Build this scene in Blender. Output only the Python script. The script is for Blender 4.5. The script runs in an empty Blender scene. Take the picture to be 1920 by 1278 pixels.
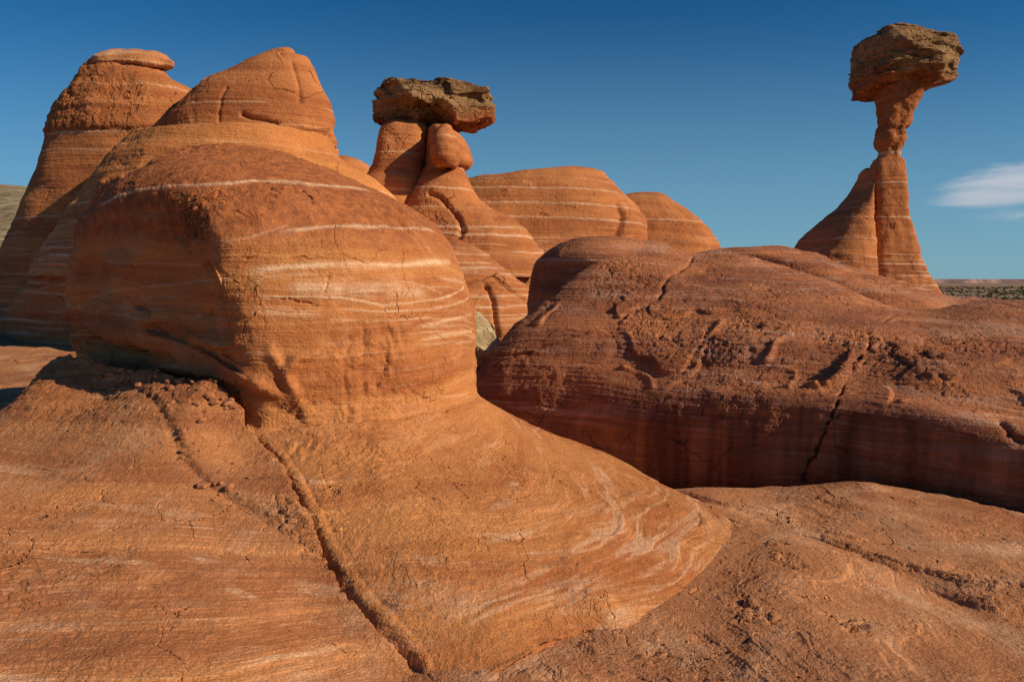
import bpy, math, random
import numpy as np
from mathutils import Vector, Matrix

rng = np.random.default_rng(7)
scene = bpy.context.scene
R = math.radians

# ------------------------------------------------------------------ camera
F = 1280.0            # focal length in photo pixels (1920 wide)
PITCH = math.atan((639 - 528) / F)
CZ = 2.0
cam_d = bpy.data.cameras.new('camera')
cam = bpy.data.objects.new('camera', cam_d)
scene.collection.objects.link(cam)
cam.location = (0, 0, CZ)
cam.rotation_euler = (math.pi / 2 - PITCH, 0, 0)
cam_d.sensor_width = 36.0
cam_d.lens = 36.0 * F / 1920
cam_d.clip_start = 0.05
cam_d.clip_end = 40000
scene.camera = cam

# ------------------------------------------------------------------ light
SUN_EL = 27.5
SUN_BACK = 21.0       # degrees towards the camera's back from due right (+x)
sd = Vector((math.cos(R(SUN_EL)) * math.cos(R(SUN_BACK)),
             -math.cos(R(SUN_EL)) * math.sin(R(SUN_BACK)),
             math.sin(R(SUN_EL))))
sun_d = bpy.data.lights.new('sun', 'SUN')
sun_d.energy = 5.0
sun_d.angle = R(0.5)
sun_d.color = (1.0, 0.80, 0.56)
sun = bpy.data.objects.new('sun', sun_d)
scene.collection.objects.link(sun)
sun.location = sd * 60
sun.rotation_euler = sd.to_track_quat('Z', 'Y').to_euler()

w = bpy.data.worlds.new('World')
scene.world = w
w.use_nodes = True
scene.view_settings.view_transform = 'Standard'
scene.view_settings.look = 'None'
scene.view_settings.gamma = 1
scene.view_settings.use_curve_mapping = False
scene.view_settings.exposure = 0.12
scene.render.resolution_x = 1024
scene.render.resolution_y = 681
scene.render.engine = 'CYCLES'


class NT:
    """tiny node helper"""
    def __init__(self, tree):
        self.t = tree
        self.n = tree.nodes
        self.l = tree.links

    def new(self, typ, **kw):
        nd = self.n.new(typ)
        for k, v in kw.items():
            setattr(nd, k, v)
        return nd

    def put(self, sock, v):
        if v is None:
            return
        if isinstance(v, bpy.types.NodeSocket):
            self.l.new(v, sock)
        else:
            sock.default_value = v

    def m(self, op, a, b=None, c=None, clamp=False):
        nd = self.new('ShaderNodeMath', operation=op, use_clamp=clamp)
        self.put(nd.inputs[0], a)
        self.put(nd.inputs[1], b)
        self.put(nd.inputs[2], c)
        return nd.outputs[0]

    def ss(self, x, lo, hi, a=0.0, b=1.0):
        nd = self.new('ShaderNodeMapRange', interpolation_type='SMOOTHSTEP')
        self.put(nd.inputs[0], x)
        for i, v in enumerate((lo, hi, a, b)):
            self.put(nd.inputs[1 + i], v)
        return nd.outputs[0]

    def mix(self, f, a, b, mode='MIX'):
        nd = self.new('ShaderNodeMix', data_type='RGBA', blend_type=mode)
        self.put(nd.inputs[0], f)
        for i, v in ((6, a), (7, b)):
            if isinstance(v, tuple) and len(v) == 3:
                v = (*v, 1)
            self.put(nd.inputs[i], v)
        return nd.outputs[2]

    def mapv(self, vec, scale, loc=(0, 0, 0), rot=(0, 0, 0)):
        nd = self.new('ShaderNodeMapping')
        self.put(nd.inputs[0], vec)
        nd.inputs[1].default_value = loc
        nd.inputs[2].default_value = rot
        nd.inputs[3].default_value = scale
        return nd.outputs[0]

    def noise(self, vec, scale=1.0, detail=4, rough=0.55, dist=0.0, typ='FBM'):
        nd = self.new('ShaderNodeTexNoise', noise_dimensions='3D', noise_type=typ)
        self.put(nd.inputs['Vector'], vec)
        nd.inputs['Scale'].default_value = scale
        nd.inputs['Detail'].default_value = detail
        nd.inputs['Roughness'].default_value = rough
        nd.inputs['Distortion'].default_value = dist
        return nd.outputs[0]

    def noisec(self, vec, scale=1.0, detail=3):
        nd = self.new('ShaderNodeTexNoise', noise_dimensions='3D')
        self.put(nd.inputs['Vector'], vec)
        nd.inputs['Scale'].default_value = scale
        nd.inputs['Detail'].default_value = detail
        return nd.outputs[1]

    def vadd(self, a, b, op='ADD'):
        nd = self.new('ShaderNodeVectorMath', operation=op)
        self.put(nd.inputs[0], a)
        self.put(nd.inputs[1], b)
        return nd.outputs[0]

    def vscale(self, a, s):
        nd = self.new('ShaderNodeVectorMath', operation='SCALE')
        self.put(nd.inputs[0], a)
        nd.inputs[3].default_value = s
        return nd.outputs[0]

    def voro(self, vec, scale, feature='F1', rand=1.0):
        nd = self.new('ShaderNodeTexVoronoi', voronoi_dimensions='3D', feature=feature)
        self.put(nd.inputs['Vector'], vec)
        nd.inputs['Scale'].default_value = scale
        nd.inputs['Randomness'].default_value = rand
        return nd

    def attr(self, name):
        nd = self.new('ShaderNodeAttribute', attribute_name=name)
        return nd.outputs['Fac']


def world_nodes():
    N = NT(w.node_tree)
    N.n.clear()
    out = N.new('ShaderNodeOutputWorld')
    bg = N.new('ShaderNodeBackground')
    sky = N.new('ShaderNodeTexSky', sky_type='NISHITA')
    sky.sun_disc = False
    sky.sun_elevation = R(SUN_EL)
    # rotation: azimuth measured clockwise from +Y
    sky.sun_rotation = R(90 + SUN_BACK)
    sky.altitude = 1600
    sky.air_density = 1.0
    sky.dust_density = 0.3
    sky.ozone_density = 3.0
    hs = N.new('ShaderNodeHueSaturation')
    N.put(hs.inputs['Saturation'], 1.15)
    N.put(hs.inputs['Color'], N.mix(1.0, sky.outputs[0], (0.76, 1.11, 1.28), 'MULTIPLY'))
    geo = N.new('ShaderNodeTexCoord')
    sep = N.new('ShaderNodeSeparateXYZ')
    N.put(sep.inputs[0], geo.outputs['Generated'])
    yy = N.m('MAXIMUM', sep.outputs[1], 0.02)
    u = N.m('DIVIDE', sep.outputs[0], yy)
    v = N.m('DIVIDE', sep.outputs[2], yy)
    cmb = N.new('ShaderNodeCombineXYZ')
    N.put(cmb.inputs[0], N.m('MULTIPLY', u, 5.0))
    # a thin streaked cirrus: stretched noise
    N.put(cmb.inputs[1], N.m('MULTIPLY_ADD', u, -3.5, N.m('MULTIPLY', v, 40.0)))
    n1 = N.noise(cmb.outputs[0], 1.0, 7, 0.6, 0.6)
    edge = N.noise(cmb.outputs[0], 0.6, 3, 0.6)
    # main wisp
    vv = N.m('MULTIPLY', N.m('SUBTRACT', v, N.m('MULTIPLY_ADD', u, 0.10, 0.066)), 34.0)
    shp = N.m('SUBTRACT', 1.0, N.m('MULTIPLY', vv, vv))
    shp = N.m('MULTIPLY', shp, 0.5)
    left = N.ss(u, 0.54, 0.68, -0.9, 0.0)
    c1 = N.ss(N.m('ADD', N.m('ADD', N.m('MULTIPLY', n1, 1.5), shp), left), 0.64, 1.35)
    vv2 = N.m('ABSOLUTE', N.m('SUBTRACT', v, 0.096))
    c2 = N.m('MULTIPLY', N.m('MULTIPLY', N.ss(vv2, 0.014, 0.0), N.ss(u, 0.64, 0.76)), N.ss(n1, 0.40, 0.65, 0, 0.6))
    cm = N.m('MAXIMUM', c1, c2, clamp=True)
    hz = N.ss(v, 0.42, -0.02, 0.0, 0.72)
    hcol = N.mix(hz, hs.outputs[0], (3.4, 6.6, 8.6))
    col = N.mix(N.m('MULTIPLY', cm, 0.95), hcol, (8.5, 9.2, 10.5))
    N.put(bg.inputs[0], col)
    bg.inputs[1].default_value = 0.053
    N.l.new(bg.outputs[0], out.inputs[0])


world_nodes()

# ------------------------------------------------------------------ geometry helpers
cp, sp = math.cos(PITCH), math.sin(PITCH)


def P(px, py, D):
    """point on the line of sight of photo pixel (px,py) at forward distance D"""
    u = (np.asarray(px, float) - 960) / F
    v = (639 - np.asarray(py, float)) / F
    dy = cp + v * sp
    dz = -sp + v * cp
    s = np.asarray(D, float) / dy
    return np.stack([u * s, np.broadcast_to(D, np.shape(s)) + 0 * s, dz * s + CZ], -1)


def proj(V):
    x, y, z = V[..., 0], V[..., 1], V[..., 2] - CZ
    d = y * cp - z * sp
    up = y * sp + z * cp
    return 960 + F * x / d, 639 - F * up / d, d


def catmull(K, t):
    """K (n,...) keys at 0..n-1, t in [0,n-1]; uniform Catmull-Rom"""
    K = np.asarray(K, float)
    n = len(K)
    i = np.clip(np.floor(t).astype(int), 0, n - 2)
    f = (t - i)
    f = f.reshape(f.shape + (1,) * (K.ndim - 1))
    p1, p2 = K[i], K[i + 1]
    p0 = np.where((i > 0).reshape(f.shape), K[np.maximum(i - 1, 0)], 2 * p1 - p2)
    p3 = np.where((i < n - 2).reshape(f.shape), K[np.minimum(i + 2, n - 1)], 2 * p2 - p1)
    return 0.5 * (2 * p1 + (p2 - p0) * f + (2 * p0 - 5 * p1 + 4 * p2 - p3) * f ** 2 + (3 * p1 - p0 - 3 * p2 + p3) * f ** 3)


def hermite(x, X, Y):
    """monotone-ish cubic through (X,Y); Y (n,k)"""
    X = np.asarray(X, float)
    Y = np.asarray(Y, float)
    if Y.ndim == 1:
        return hermite(x, X, Y[:, None])[:, 0]
    h = np.diff(X)[:, None]
    d = np.diff(Y, axis=0) / h
    m = np.zeros_like(Y)
    m[0], m[-1] = d[0], d[-1]
    s = d[:-1] * d[1:]
    hm = np.where(s > 0, 2 * d[:-1] * d[1:] / np.where(np.abs(d[:-1] + d[1:]) < 1e-12, 1, d[:-1] + d[1:]), 0)
    m[1:-1] = hm
    i = np.clip(np.searchsorted(X, x) - 1, 0, len(X) - 2)
    hh = (X[i + 1] - X[i])[:, None]
    t = ((x - X[i])[:, None]) / hh
    return ((2 * t ** 3 - 3 * t ** 2 + 1) * Y[i] + (t ** 3 - 2 * t ** 2 + t) * hh * m[i]
            + (-2 * t ** 3 + 3 * t ** 2) * Y[i + 1] + (t ** 3 - t ** 2) * hh * m[i + 1])


def sstep(x, lo, hi):
    t = np.clip((x - lo) / (hi - lo), 0, 1)
    return t * t * (3 - 2 * t)


_perm = np.concatenate([rng.permutation(256)] * 3).astype(np.int32)
_g = rng.normal(size=(256, 3)).astype(np.float32)
_g /= np.linalg.norm(_g, axis=1)[:, None]


def up2(C, r, c):
    C = np.asarray(C, np.float32)
    y = np.minimum(np.arange(r) / 2.0, C.shape[0] - 1.001)
    i = y.astype(int)
    f = (y - i).astype(np.float32).reshape(-1, *([1] * (C.ndim - 1)))
    C = C[i] * (1 - f) + C[i + 1] * f
    x = np.minimum(np.arange(c) / 2.0, C.shape[1] - 1.001)
    j = x.astype(int)
    g = (x - j).astype(np.float32).reshape(1, -1, *([1] * (C.ndim - 2)))
    return C[:, j] * (1 - g) + C[:, j + 1] * g


def perlin(V, scale=1.0, seed=0.0):
    V = np.asarray(V)
    if V.ndim == 3 and V.shape[0] > 150:
        r, c = V.shape[:2]
        W = V[::2, ::2]
        W = np.concatenate([W, 2 * W[-1:] - W[-2:-1]], 0)
        W = np.concatenate([W, W[:, :1]], 1)
        return up2(perlin1(W, scale, seed), r, c)
    return perlin1(V, scale, seed)


def perlin1(V, scale=1.0, seed=0.0):
    q = (np.asarray(V) * scale + seed * 17.31).astype(np.float32)
    i = np.floor(q).astype(np.int32)
    f = q - i
    i &= 255
    u = f * f * f * (f * (f * 6 - 15) + 10)
    out = 0
    for dx in (0, 1):
        wx = u[..., 0] if dx else 1 - u[..., 0]
        for dy in (0, 1):
            wy = u[..., 1] if dy else 1 - u[..., 1]
            for dz in (0, 1):
                wz = u[..., 2] if dz else 1 - u[..., 2]
                g = _g[_perm[_perm[_perm[i[..., 0] + dx] + i[..., 1] + dy] + i[..., 2] + dz]]
                dot = (f[..., 0] - dx) * g[..., 0] + (f[..., 1] - dy) * g[..., 1] + (f[..., 2] - dz) * g[..., 2]
                out = out + wx * wy * wz * dot
    return out


def fbm(V, scale=1.0, octs=4, seed=0.0, gain=0.5, ridged=False):
    a, s, o = 1.0, scale, 0
    for k in range(octs):
        n = perlin(V, s, seed + k * 3.7)
        o = o + a * ((0.35 - np.abs(n)) if ridged else n)
        a *= gain
        s *= 2.03
    return o


class Grid:
    """a structured surface: V (rows, cols, 3)"""
    def __init__(self, V, wrap=False):
        self.V = V
        self.wrap = wrap
        self.attrs = {}

    def normals(self):
        V = self.V
        if self.wrap:
            du = np.roll(V, -1, 1) - np.roll(V, 1, 1)
        else:
            du = np.gradient(V, axis=1)
        dv = np.gradient(V, axis=0)
        n = np.cross(du, dv)
        l = np.linalg.norm(n, axis=-1, keepdims=True)
        l[l < 1e-12] = 1
        return n / l

    def hit(self, pts):
        """3D surface points seen at photo pixels"""
        V = self.V[::3, ::3].reshape(-1, 3)
        px, py, d = proj(V)
        res = []
        for (x, y) in pts:
            e = np.hypot(px - x, py - y)
            k = np.where(e < max(6.0, e.min() * 1.5))[0]
            j = k[np.argmin(d[k] + e[k] * 0.01)]
            res.append(P(x, y, V[j, 1]))
        return np.array(res)

    def dist(self, line, margin=0.5):
        """distance of every vertex to the 3D polyline, side (sign) and parameter 0..1"""
        L = np.asarray(line)
        V = self.V
        sh = V.shape[:2]
        if margin:
            mk = np.all((V > L.min(0) - margin) & (V < L.max(0) + margin), -1)
            rs, cs = np.where(mk.any(1))[0], np.where(mk.any(0))[0]
            D_, S_, T_ = np.full(sh, 9.0), np.zeros(sh), np.zeros(sh)
            if len(rs) and len(cs):
                r0, r1, c0, c1 = rs[0], rs[-1] + 1, cs[0], cs[-1] + 1
                D_[r0:r1, c0:c1], S_[r0:r1, c0:c1], T_[r0:r1, c0:c1] = Grid(V[r0:r1, c0:c1]).dist(L, None)
            return D_, S_, T_
        best = np.full(V.shape[:2], 1e9)
        par = np.zeros(V.shape[:2])
        L = np.asarray(line)
        seg = np.linalg.norm(np.diff(L, axis=0), axis=1)
        tot = seg.sum()
        acc = 0
        side = np.zeros(V.shape[:2])
        for a, b, s in zip(L[:-1], L[1:], seg):
            ab = b - a
            t = np.clip(((V - a) @ ab) / (ab @ ab), 0, 1)
            q = V - (a + t[..., None] * ab)
            d = np.sqrt((q ** 2).sum(-1))
            m = d < best
            best = np.where(m, d, best)
            par = np.where(m, (acc + t * s) / tot, par)
            side = np.where(m, np.sign(ab[0] * q[..., 1] - ab[1] * q[..., 0]), side)
            acc += s
        return best, side, par

    def mesh(self, name, mat, parent=None, flip=False):
        V = self.V
        r, c = V.shape[:2]
        idx = np.arange(r * c, dtype=np.int32).reshape(r, c)
        if self.wrap:
            idx = np.concatenate([idx, idx[:, :1]], 1)
        f = np.stack([idx[:-1, :-1], idx[:-1, 1:], idx[1:, 1:], idx[1:, :-1]], -1).reshape(-1, 4)
        if flip:
            f = f[:, ::-1]
        co = V.reshape(-1, 3)
        return raw_mesh(name, co, f, mat, parent, {k: v.reshape(-1) for k, v in self.attrs.items()})


def raw_mesh(name, co, faces, mat, parent=None, attrs=None, smooth=True):
    me = bpy.data.meshes.new(name)
    nf, k = faces.shape
    me.vertices.add(len(co))
    me.vertices.foreach_set('co', np.ascontiguousarray(co, dtype=np.float32).ravel())
    me.loops.add(nf * k)
    me.loops.foreach_set('vertex_index', np.ascontiguousarray(faces, dtype=np.int32).ravel())
    me.polygons.add(nf)
    me.polygons.foreach_set('loop_start', np.arange(0, nf * k, k, dtype=np.int32))
    me.polygons.foreach_set('use_smooth', np.full(nf, smooth, dtype=bool))
    me.update(calc_edges=True)
    for a, v in (attrs or {}).items():
        at = me.attributes.new(a, 'FLOAT', 'POINT')
        at.data.foreach_set('value', np.ascontiguousarray(v, dtype=np.float32))
    me.materials.append(mat)
    o = bpy.data.objects.new(name, me)
    scene.collection.objects.link(o)
    if parent:
        o.parent = parent
        o.matrix_parent_inverse = Matrix.Translation(-Vector(parent.location))
    return o


def tag(o, label=None, cat=None, group=None, kind=None):
    for k, v in (('label', label), ('category', cat), ('group', group), ('kind', kind)):
        if v:
            o[k] = v
    return o


def empty(name, loc, label, cat, group=None):
    o = bpy.data.objects.new(name, None)
    o.location = loc
    o.empty_display_size = 0.2
    scene.collection.objects.link(o)
    return tag(o, label, cat, group)


def solve(pl, pr, D, b, py=528):
    """ellipse (cx,a) at forward distance D, half depth b, whose silhouette spans pl..pr"""
    dy = cp + (639 - py) / F * sp
    tl, tr = (pl - 960) / F / dy, (pr - 960) / F / dy
    a = (tr - tl) * D / 2
    cx = (tl + tr) * D / 2
    for _ in range(30):
        sl, sr = math.sqrt(a * a + tl * tl * b * b), math.sqrt(a * a + tr * tr * b * b)
        e1 = (cx - tl * D) - sl
        e2 = (tr * D - cx) - sr
        a += (e1 + e2) / 2 * 0.8
        cx += (e2 - e1) / 2 * 0.8
        a = max(a, 1e-4)
    return cx, a


def loft(secs, nu=500, nv=350, bias=0.5, extra=None, rough_top=True):
    """secs: (py, pxL, pxR, D, b, n) from bottom to top; closed on top when the last is narrow.
    horizontal rounded sections, stacked"""
    rows = []
    for s in secs:
        py, l, r, D, b = s[:5]
        n = s[5] if len(s) > 5 else 2.2
        cx, a = solve(l, r, D, b, py)
        z = P(960, py, D - 0.25 * b)[2]
        rows.append((z, cx, D, a, b, n))
    rows = np.array(rows)
    if extra is not None:
        rows = extra(rows)
    q = rows[:, [0, 3]]
    s = np.concatenate([[0], np.cumsum(np.maximum(np.linalg.norm(np.diff(q, axis=0), axis=1), 1e-4))])
    dense = hermite(np.linspace(0, s[-1], 4000), s, rows)
    arc = np.concatenate([[0], np.cumsum(np.linalg.norm(np.diff(dense[:, [0, 3]], axis=0), axis=1))])
    k = np.interp(np.linspace(0, arc[-1], nv), arc, np.arange(4000))
    rr = np.stack([np.interp(k, np.arange(4000), dense[:, j]) for j in range(6)], 1)
    ss = np.linspace(-math.pi, math.pi, nu, endpoint=False)
    th = -math.pi / 2 + ss - bias * np.sin(ss)
    c, sn = np.cos(th)[None], np.sin(th)[None]
    n = rr[:, 5:6]
    den = (np.abs(c) ** n + np.abs(sn) ** n) ** (1 / n)
    x = rr[:, 1:2] + rr[:, 3:4] * c / den
    y = rr[:, 2:3] + rr[:, 4:5] * sn / den
    z = rr[:, 0:1] + 0 * x
    return Grid(np.stack([x, y, z], -1), wrap=True)


def patch(keys, nr=400, nc=600):
    """keys[row][col] = (px,py,D)"""
    K = np.array(keys, float)
    K = P(K[..., 0], K[..., 1], K[..., 2])
    A = catmull(K, np.linspace(0, K.shape[0] - 1, nr))
    B = catmull(A.transpose(1, 0, 2), np.linspace(0, K.shape[1] - 1, nc)).transpose(1, 0, 2)
    return Grid(B)


def tps(pts, X, Y, lam=1e-4):
    pts = np.asarray(pts, float)
    n = len(pts)
    def U(d2):
        return np.where(d2 > 1e-12, 0.5 * d2 * np.log(np.maximum(d2, 1e-12)), 0)
    d2 = ((pts[:, None, :2] - pts[None, :, :2]) ** 2).sum(-1)
    A = np.zeros((n + 3, n + 3))
    A[:n, :n] = U(d2) + lam * np.eye(n)
    A[:n, n] = 1
    A[:n, n + 1:] = pts[:, :2]
    A[n:, :n] = A[:n, n:].T
    sol = np.linalg.solve(A, np.concatenate([pts[:, 2], [0, 0, 0]]))
    Z = sol[n] + sol[n + 1] * X + sol[n + 2] * Y
    for wgt, p in zip(sol[:n], pts):
        Z = Z + wgt * U((X - p[0]) ** 2 + (Y - p[1]) ** 2)
    return Z


# ------------------------------------------------------------------ materials
def rock_material(name, base=(0.42, 0.17, 0.07), dark=(0.26, 0.09, 0.04), pale=(0.62, 0.46, 0.32),
                  s=1.0, amp=1.0, bands=0.5, band_scale=5.0, crack=1.0, tilt=(0.03, 0.02), streak=0.5,
                  rough=1.0, cramp=1.0, fine_bands=0.0, mottle=0.0, blocky=0.0, varnish=0.0):
    """s: feature size (metres per unit), amp: relief multiplier"""
    m = bpy.data.materials.new(name)
    m.use_nodes = True
    N = NT(m.node_tree)
    N.n.clear()
    out = N.new('ShaderNodeOutputMaterial')
    bs = N.new('ShaderNodeBsdfPrincipled')
    N.l.new(bs.outputs[0], out.inputs[0])
    tc = N.new('ShaderNodeTexCoord')
    pos = N.vscale(tc.outputs['Object'], 1.0 / s)
    white = N.attr('white')
    crumb = N.attr('crumb')
    dk = N.attr('dark')
    live = N.m('SUBTRACT', 1.0, N.attr('calm'))
    # warped strata coordinate
    wob = N.noisec(pos, 0.35, 3)
    wp = N.vadd(pos, N.vscale(N.vadd(wob, (0.5, 0.5, 0.5), 'SUBTRACT'), 0.5))
    sep = N.new('ShaderNodeSeparateXYZ')
    N.put(sep.inputs[0], wp)
    zt = N.m('MULTIPLY_ADD', sep.outputs[0], tilt[0], N.m('MULTIPLY_ADD', sep.outputs[1], tilt[1], sep.outputs[2]))
    cb = N.new('ShaderNodeCombineXYZ')
    N.put(cb.inputs[0], N.m('MULTIPLY', sep.outputs[0], 0.35))
    N.put(cb.inputs[1], N.m('MULTIPLY', sep.outputs[1], 0.35))
    N.put(cb.inputs[2], N.m('MULTIPLY', zt, band_scale))
    strat = cb.outputs[0]
    nb = N.noise(strat, 1.6, 6, 0.62)
    nb2 = N.noise(N.vadd(strat, (7, 3, 11)), 4.5, 4, 0.6, 0.3)
    brk = N.noise(pos, 1.3, 3, 0.6)
    lines = N.ss(N.m('ABSOLUTE', N.m('SUBTRACT', nb, 0.56)), 0.018, 0.003)
    lines2 = N.ss(nb2, 0.60, 0.72)
    lfac = N.m('MULTIPLY', N.m('MAXIMUM', lines, N.m('MULTIPLY', lines2, streak)), N.ss(brk, 0.42, 0.62))
    lfac = N.m('MULTIPLY', N.m('MULTIPLY', lfac, live), bands)
    fine = N.noise(pos, 14, 4, 0.65)
    cf = N.new('ShaderNodeCombineXYZ')
    N.put(cf.inputs[0], N.m('MULTIPLY', sep.outputs[0], 0.9))
    N.put(cf.inputs[1], N.m('MULTIPLY', sep.outputs[1], 0.9))
    N.put(cf.inputs[2], N.m('MULTIPLY', zt, 30.0))
    fb = N.noise(cf.outputs[0], 1.0, 4, 0.6, 0.25)
    fbk = N.ss(N.noise(N.vadd(pos, (9, 4, 2)), 0.8, 5, 0.62), 0.44, 0.60)
    fline = N.m('MULTIPLY', N.ss(fb, 0.555, 0.63), fbk)
    grain = N.noise(pos, 90, 1, 0.7)
    wfac = N.m('MULTIPLY', white, N.ss(N.noise(strat, 5, 5, 0.65), 0.30, 0.58, 0.25, 1.0))
    wfac = N.m('MAXIMUM', wfac, lfac, clamp=True)
    wfac = N.m('MAXIMUM', wfac, N.m('MULTIPLY', N.m('MULTIPLY', fline, live), fine_bands), clamp=True)
    wfac = N.m('MULTIPLY', wfac, N.ss(fine, 0.3, 0.55, 0.55, 1.0))
    c1 = N.mix(N.ss(N.noise(strat, 0.9, 5, 0.6), 0.35, 0.65), dark, base)
    c1 = N.mix(N.m('MULTIPLY', N.m('MULTIPLY', N.ss(fb, 0.52, 0.34), live), 0.32), c1, tuple(v * 0.8 for v in dark))
    c1 = N.mix(N.m('MULTIPLY', N.ss(fine, 0.35, 0.75), 0.35), c1, base)
    lob = tuple(min(1, v * 1.35 + 0.02) for v in base)
    c1 = N.mix(N.m('MULTIPLY', N.ss(N.noise(pos, 3.1, 5, 0.65), 0.5, 0.75), 0.45), c1, lob)
    if mottle > 0:
        c1 = N.mix(N.m('MULTIPLY', N.ss(N.noise(pos, 2.2, 7, 0.7), 0.48, 0.68), mottle), c1, pale)
    if varnish > 0:
        vn = N.ss(N.noise(N.vadd(pos, (3, 9, 1)), 1.7, 6, 0.7), 0.40, 0.60)
        c1 = N.mix(N.m('MULTIPLY', vn, varnish), c1, tuple(v * 0.38 for v in dark))
    c1 = N.mix(N.attr('red'), c1, N.mix(N.ss(fine, 0.3, 0.7), (0.22, 0.072, 0.031), (0.42, 0.145, 0.052)))
    c2 = N.mix(N.m('MULTIPLY', wfac, 0.72), c1, pale)
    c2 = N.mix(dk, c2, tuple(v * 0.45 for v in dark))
    gm = N.ss(grain, 0.25, 0.75, 0.82, 1.15)
    c3 = N.new('ShaderNodeVectorMath', operation='SCALE')
    N.put(c3.inputs[0], c2)
    N.put(c3.inputs[3], gm)
    N.put(bs.inputs['Base Color'], c3.outputs[0])
    bs.inputs['Roughness'].default_value = 0.92
    bs.inputs['Specular IOR Level'].default_value = 0.12
    # relief in metres
    H = N.m('MULTIPLY', N.m('SUBTRACT', N.noise(pos, 2.3, 4, 0.5), 0.5), 0.035)
    H = N.m('MULTIPLY_ADD', N.m('SUBTRACT', nb, 0.5), 0.045, H)
    H = N.m('MULTIPLY_ADD', N.m('MULTIPLY', N.ss(fb, 0.42, 0.56), live), 0.005, H)
    H = N.m('MULTIPLY_ADD', wfac, 0.004, H)
    # exfoliating flakes: stepped cells
    wpf = N.vadd(pos, N.vscale(N.vadd(N.noisec(pos, 3.0, 4), (0.5, 0.5, 0.5), 'SUBTRACT'), 0.35))
    fl = N.noise(wpf, 2.6, 3, 0.55)
    fl = N.m('MULTIPLY', fl, 22.0)
    flf = N.m('FRACT', fl)
    stp = N.m('ADD', N.m('FLOOR', N.m('SUBTRACT', fl, 11.0)), N.ss(flf, 0.0, 0.16))
    fm = N.ss(N.noise(N.vadd(pos, (5, 1, 8)), 1.1, 3, 0.6), 0.45, 0.62)
    H = N.m('MULTIPLY_ADD', N.m('MULTIPLY', stp, fm), 0.0035 * rough, H)
    # crumbly areas
    cr = N.noise(wpf, 9.0, 5, 0.68)
    cq = N.m('MULTIPLY', cr, 14.0)
    cr = N.m('MULTIPLY_ADD', N.m('ADD', N.m('FLOOR', cq), N.ss(N.m('FRACT', cq), 0.0, 0.25)), 0.07, 0.0)
    crv = N.voro(wpf, 16.0).outputs[0]
    cb2 = N.m('ADD', N.m('MULTIPLY_ADD', N.ss(cr, 0.3, 0.7), 0.035, -0.010), N.m('MULTIPLY', crv, -0.02))
    H = N.m('MULTIPLY_ADD', N.m('MULTIPLY', crumb, cb2), cramp, H)
    # fine cracks
    ve = N.voro(N.vadd(wpf, (2, 2, 2)), 2.4, 'DISTANCE_TO_EDGE').outputs[0]
    cm = N.ss(N.noise(N.vadd(pos, (1, 7, 2)), 1.6, 3, 0.6), 0.50, 0.60)
    ck = N.m('MULTIPLY', N.ss(ve, 0.012, 0.0), cm)
    H = N.m('MULTIPLY_ADD', ck, -0.014 * crack, H)
    if blocky > 0:
        vb = N.voro(N.mapv(wpf, (1, 1, 1.6)), 5.5, 'DISTANCE_TO_EDGE').outputs[0]
        H = N.m('MULTIPLY_ADD', N.ss(vb, 0.05, 0.0), -0.03 * blocky, H)
        H = N.m('MULTIPLY_ADD', N.m('SUBTRACT', N.noise(wpf, 3.5, 8, 0.7), 0.5), 0.12 * blocky, H)
    H = N.m('MULTIPLY_ADD', N.m('SUBTRACT', N.noise(pos, 22, 4, 0.7), 0.5), 0.010 * rough, H)
    H = N.m('MULTIPLY_ADD', grain, 0.0018 * rough, H)
    dn = N.new('ShaderNodeDisplacement')
    dn.inputs['Midlevel'].default_value = 0.0
    dn.inputs['Scale'].default_value = s * amp
    N.put(dn.inputs['Height'], H)
    N.l.new(dn.outputs[0], out.inputs['Displacement'])
    m.displacement_method = 'BOTH'
    return m


def simple_mat(name, c1, c2, scale, bump=0.0, c3=None):
    m = bpy.data.materials.new(name)
    m.use_nodes = True
    N = NT(m.node_tree)
    bs = N.n['Principled BSDF']
    tc = N.new('ShaderNodeTexCoord')
    n = N.noise(tc.outputs['Object'], scale, 7, 0.65)
    col = N.mix(N.ss(n, 0.38, 0.62), c1, c2)
    if c3:
        col = N.mix(N.ss(N.noise(tc.outputs['Object'], scale * 6, 5, 0.7), 0.5, 0.62), col, c3)
    N.put(bs.inputs['Base Color'], col)
    bs.inputs['Roughness'].default_value = 0.95
    bs.inputs['Specular IOR Level'].default_value = 0.1
    if bump:
        b = N.new('ShaderNodeBump')
        b.inputs['Distance'].default_value = bump
        N.put(b.inputs['Height'], N.noise(tc.outputs['Object'], scale * 3, 6, 0.7))
        N.l.new(b.outputs[0], bs.inputs['Normal'])
    return m


M_dome = rock_material('banded_orange_sandstone', base=(0.48, 0.208, 0.075), dark=(0.33, 0.112, 0.040), pale=(0.74, 0.55, 0.38),
                       bands=0.5, band_scale=5.0, rough=1.5, cramp=0.9, crack=0.6, fine_bands=0.7)
M_lobe = rock_material('weathered_orange_sandstone', tilt=(0.02, 0.38), base=(0.46, 0.200, 0.080), dark=(0.31, 0.118, 0.050), pale=(0.70, 0.50, 0.34),
                       bands=0.5, band_scale=9.0, mottle=0.2, rough=1.6, fine_bands=0.9)
M_slab = rock_material('pinkish_slickrock', base=(0.45, 0.20, 0.088), dark=(0.29, 0.112, 0.050), pale=(0.58, 0.37, 0.23),
                       bands=0.1, band_scale=3.0, mottle=0.45, rough=1.4)
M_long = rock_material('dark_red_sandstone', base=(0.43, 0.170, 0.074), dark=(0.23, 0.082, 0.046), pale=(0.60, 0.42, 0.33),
                       bands=0.6, band_scale=6.0, rough=1.9, cramp=1.0, fine_bands=0.5)
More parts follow.
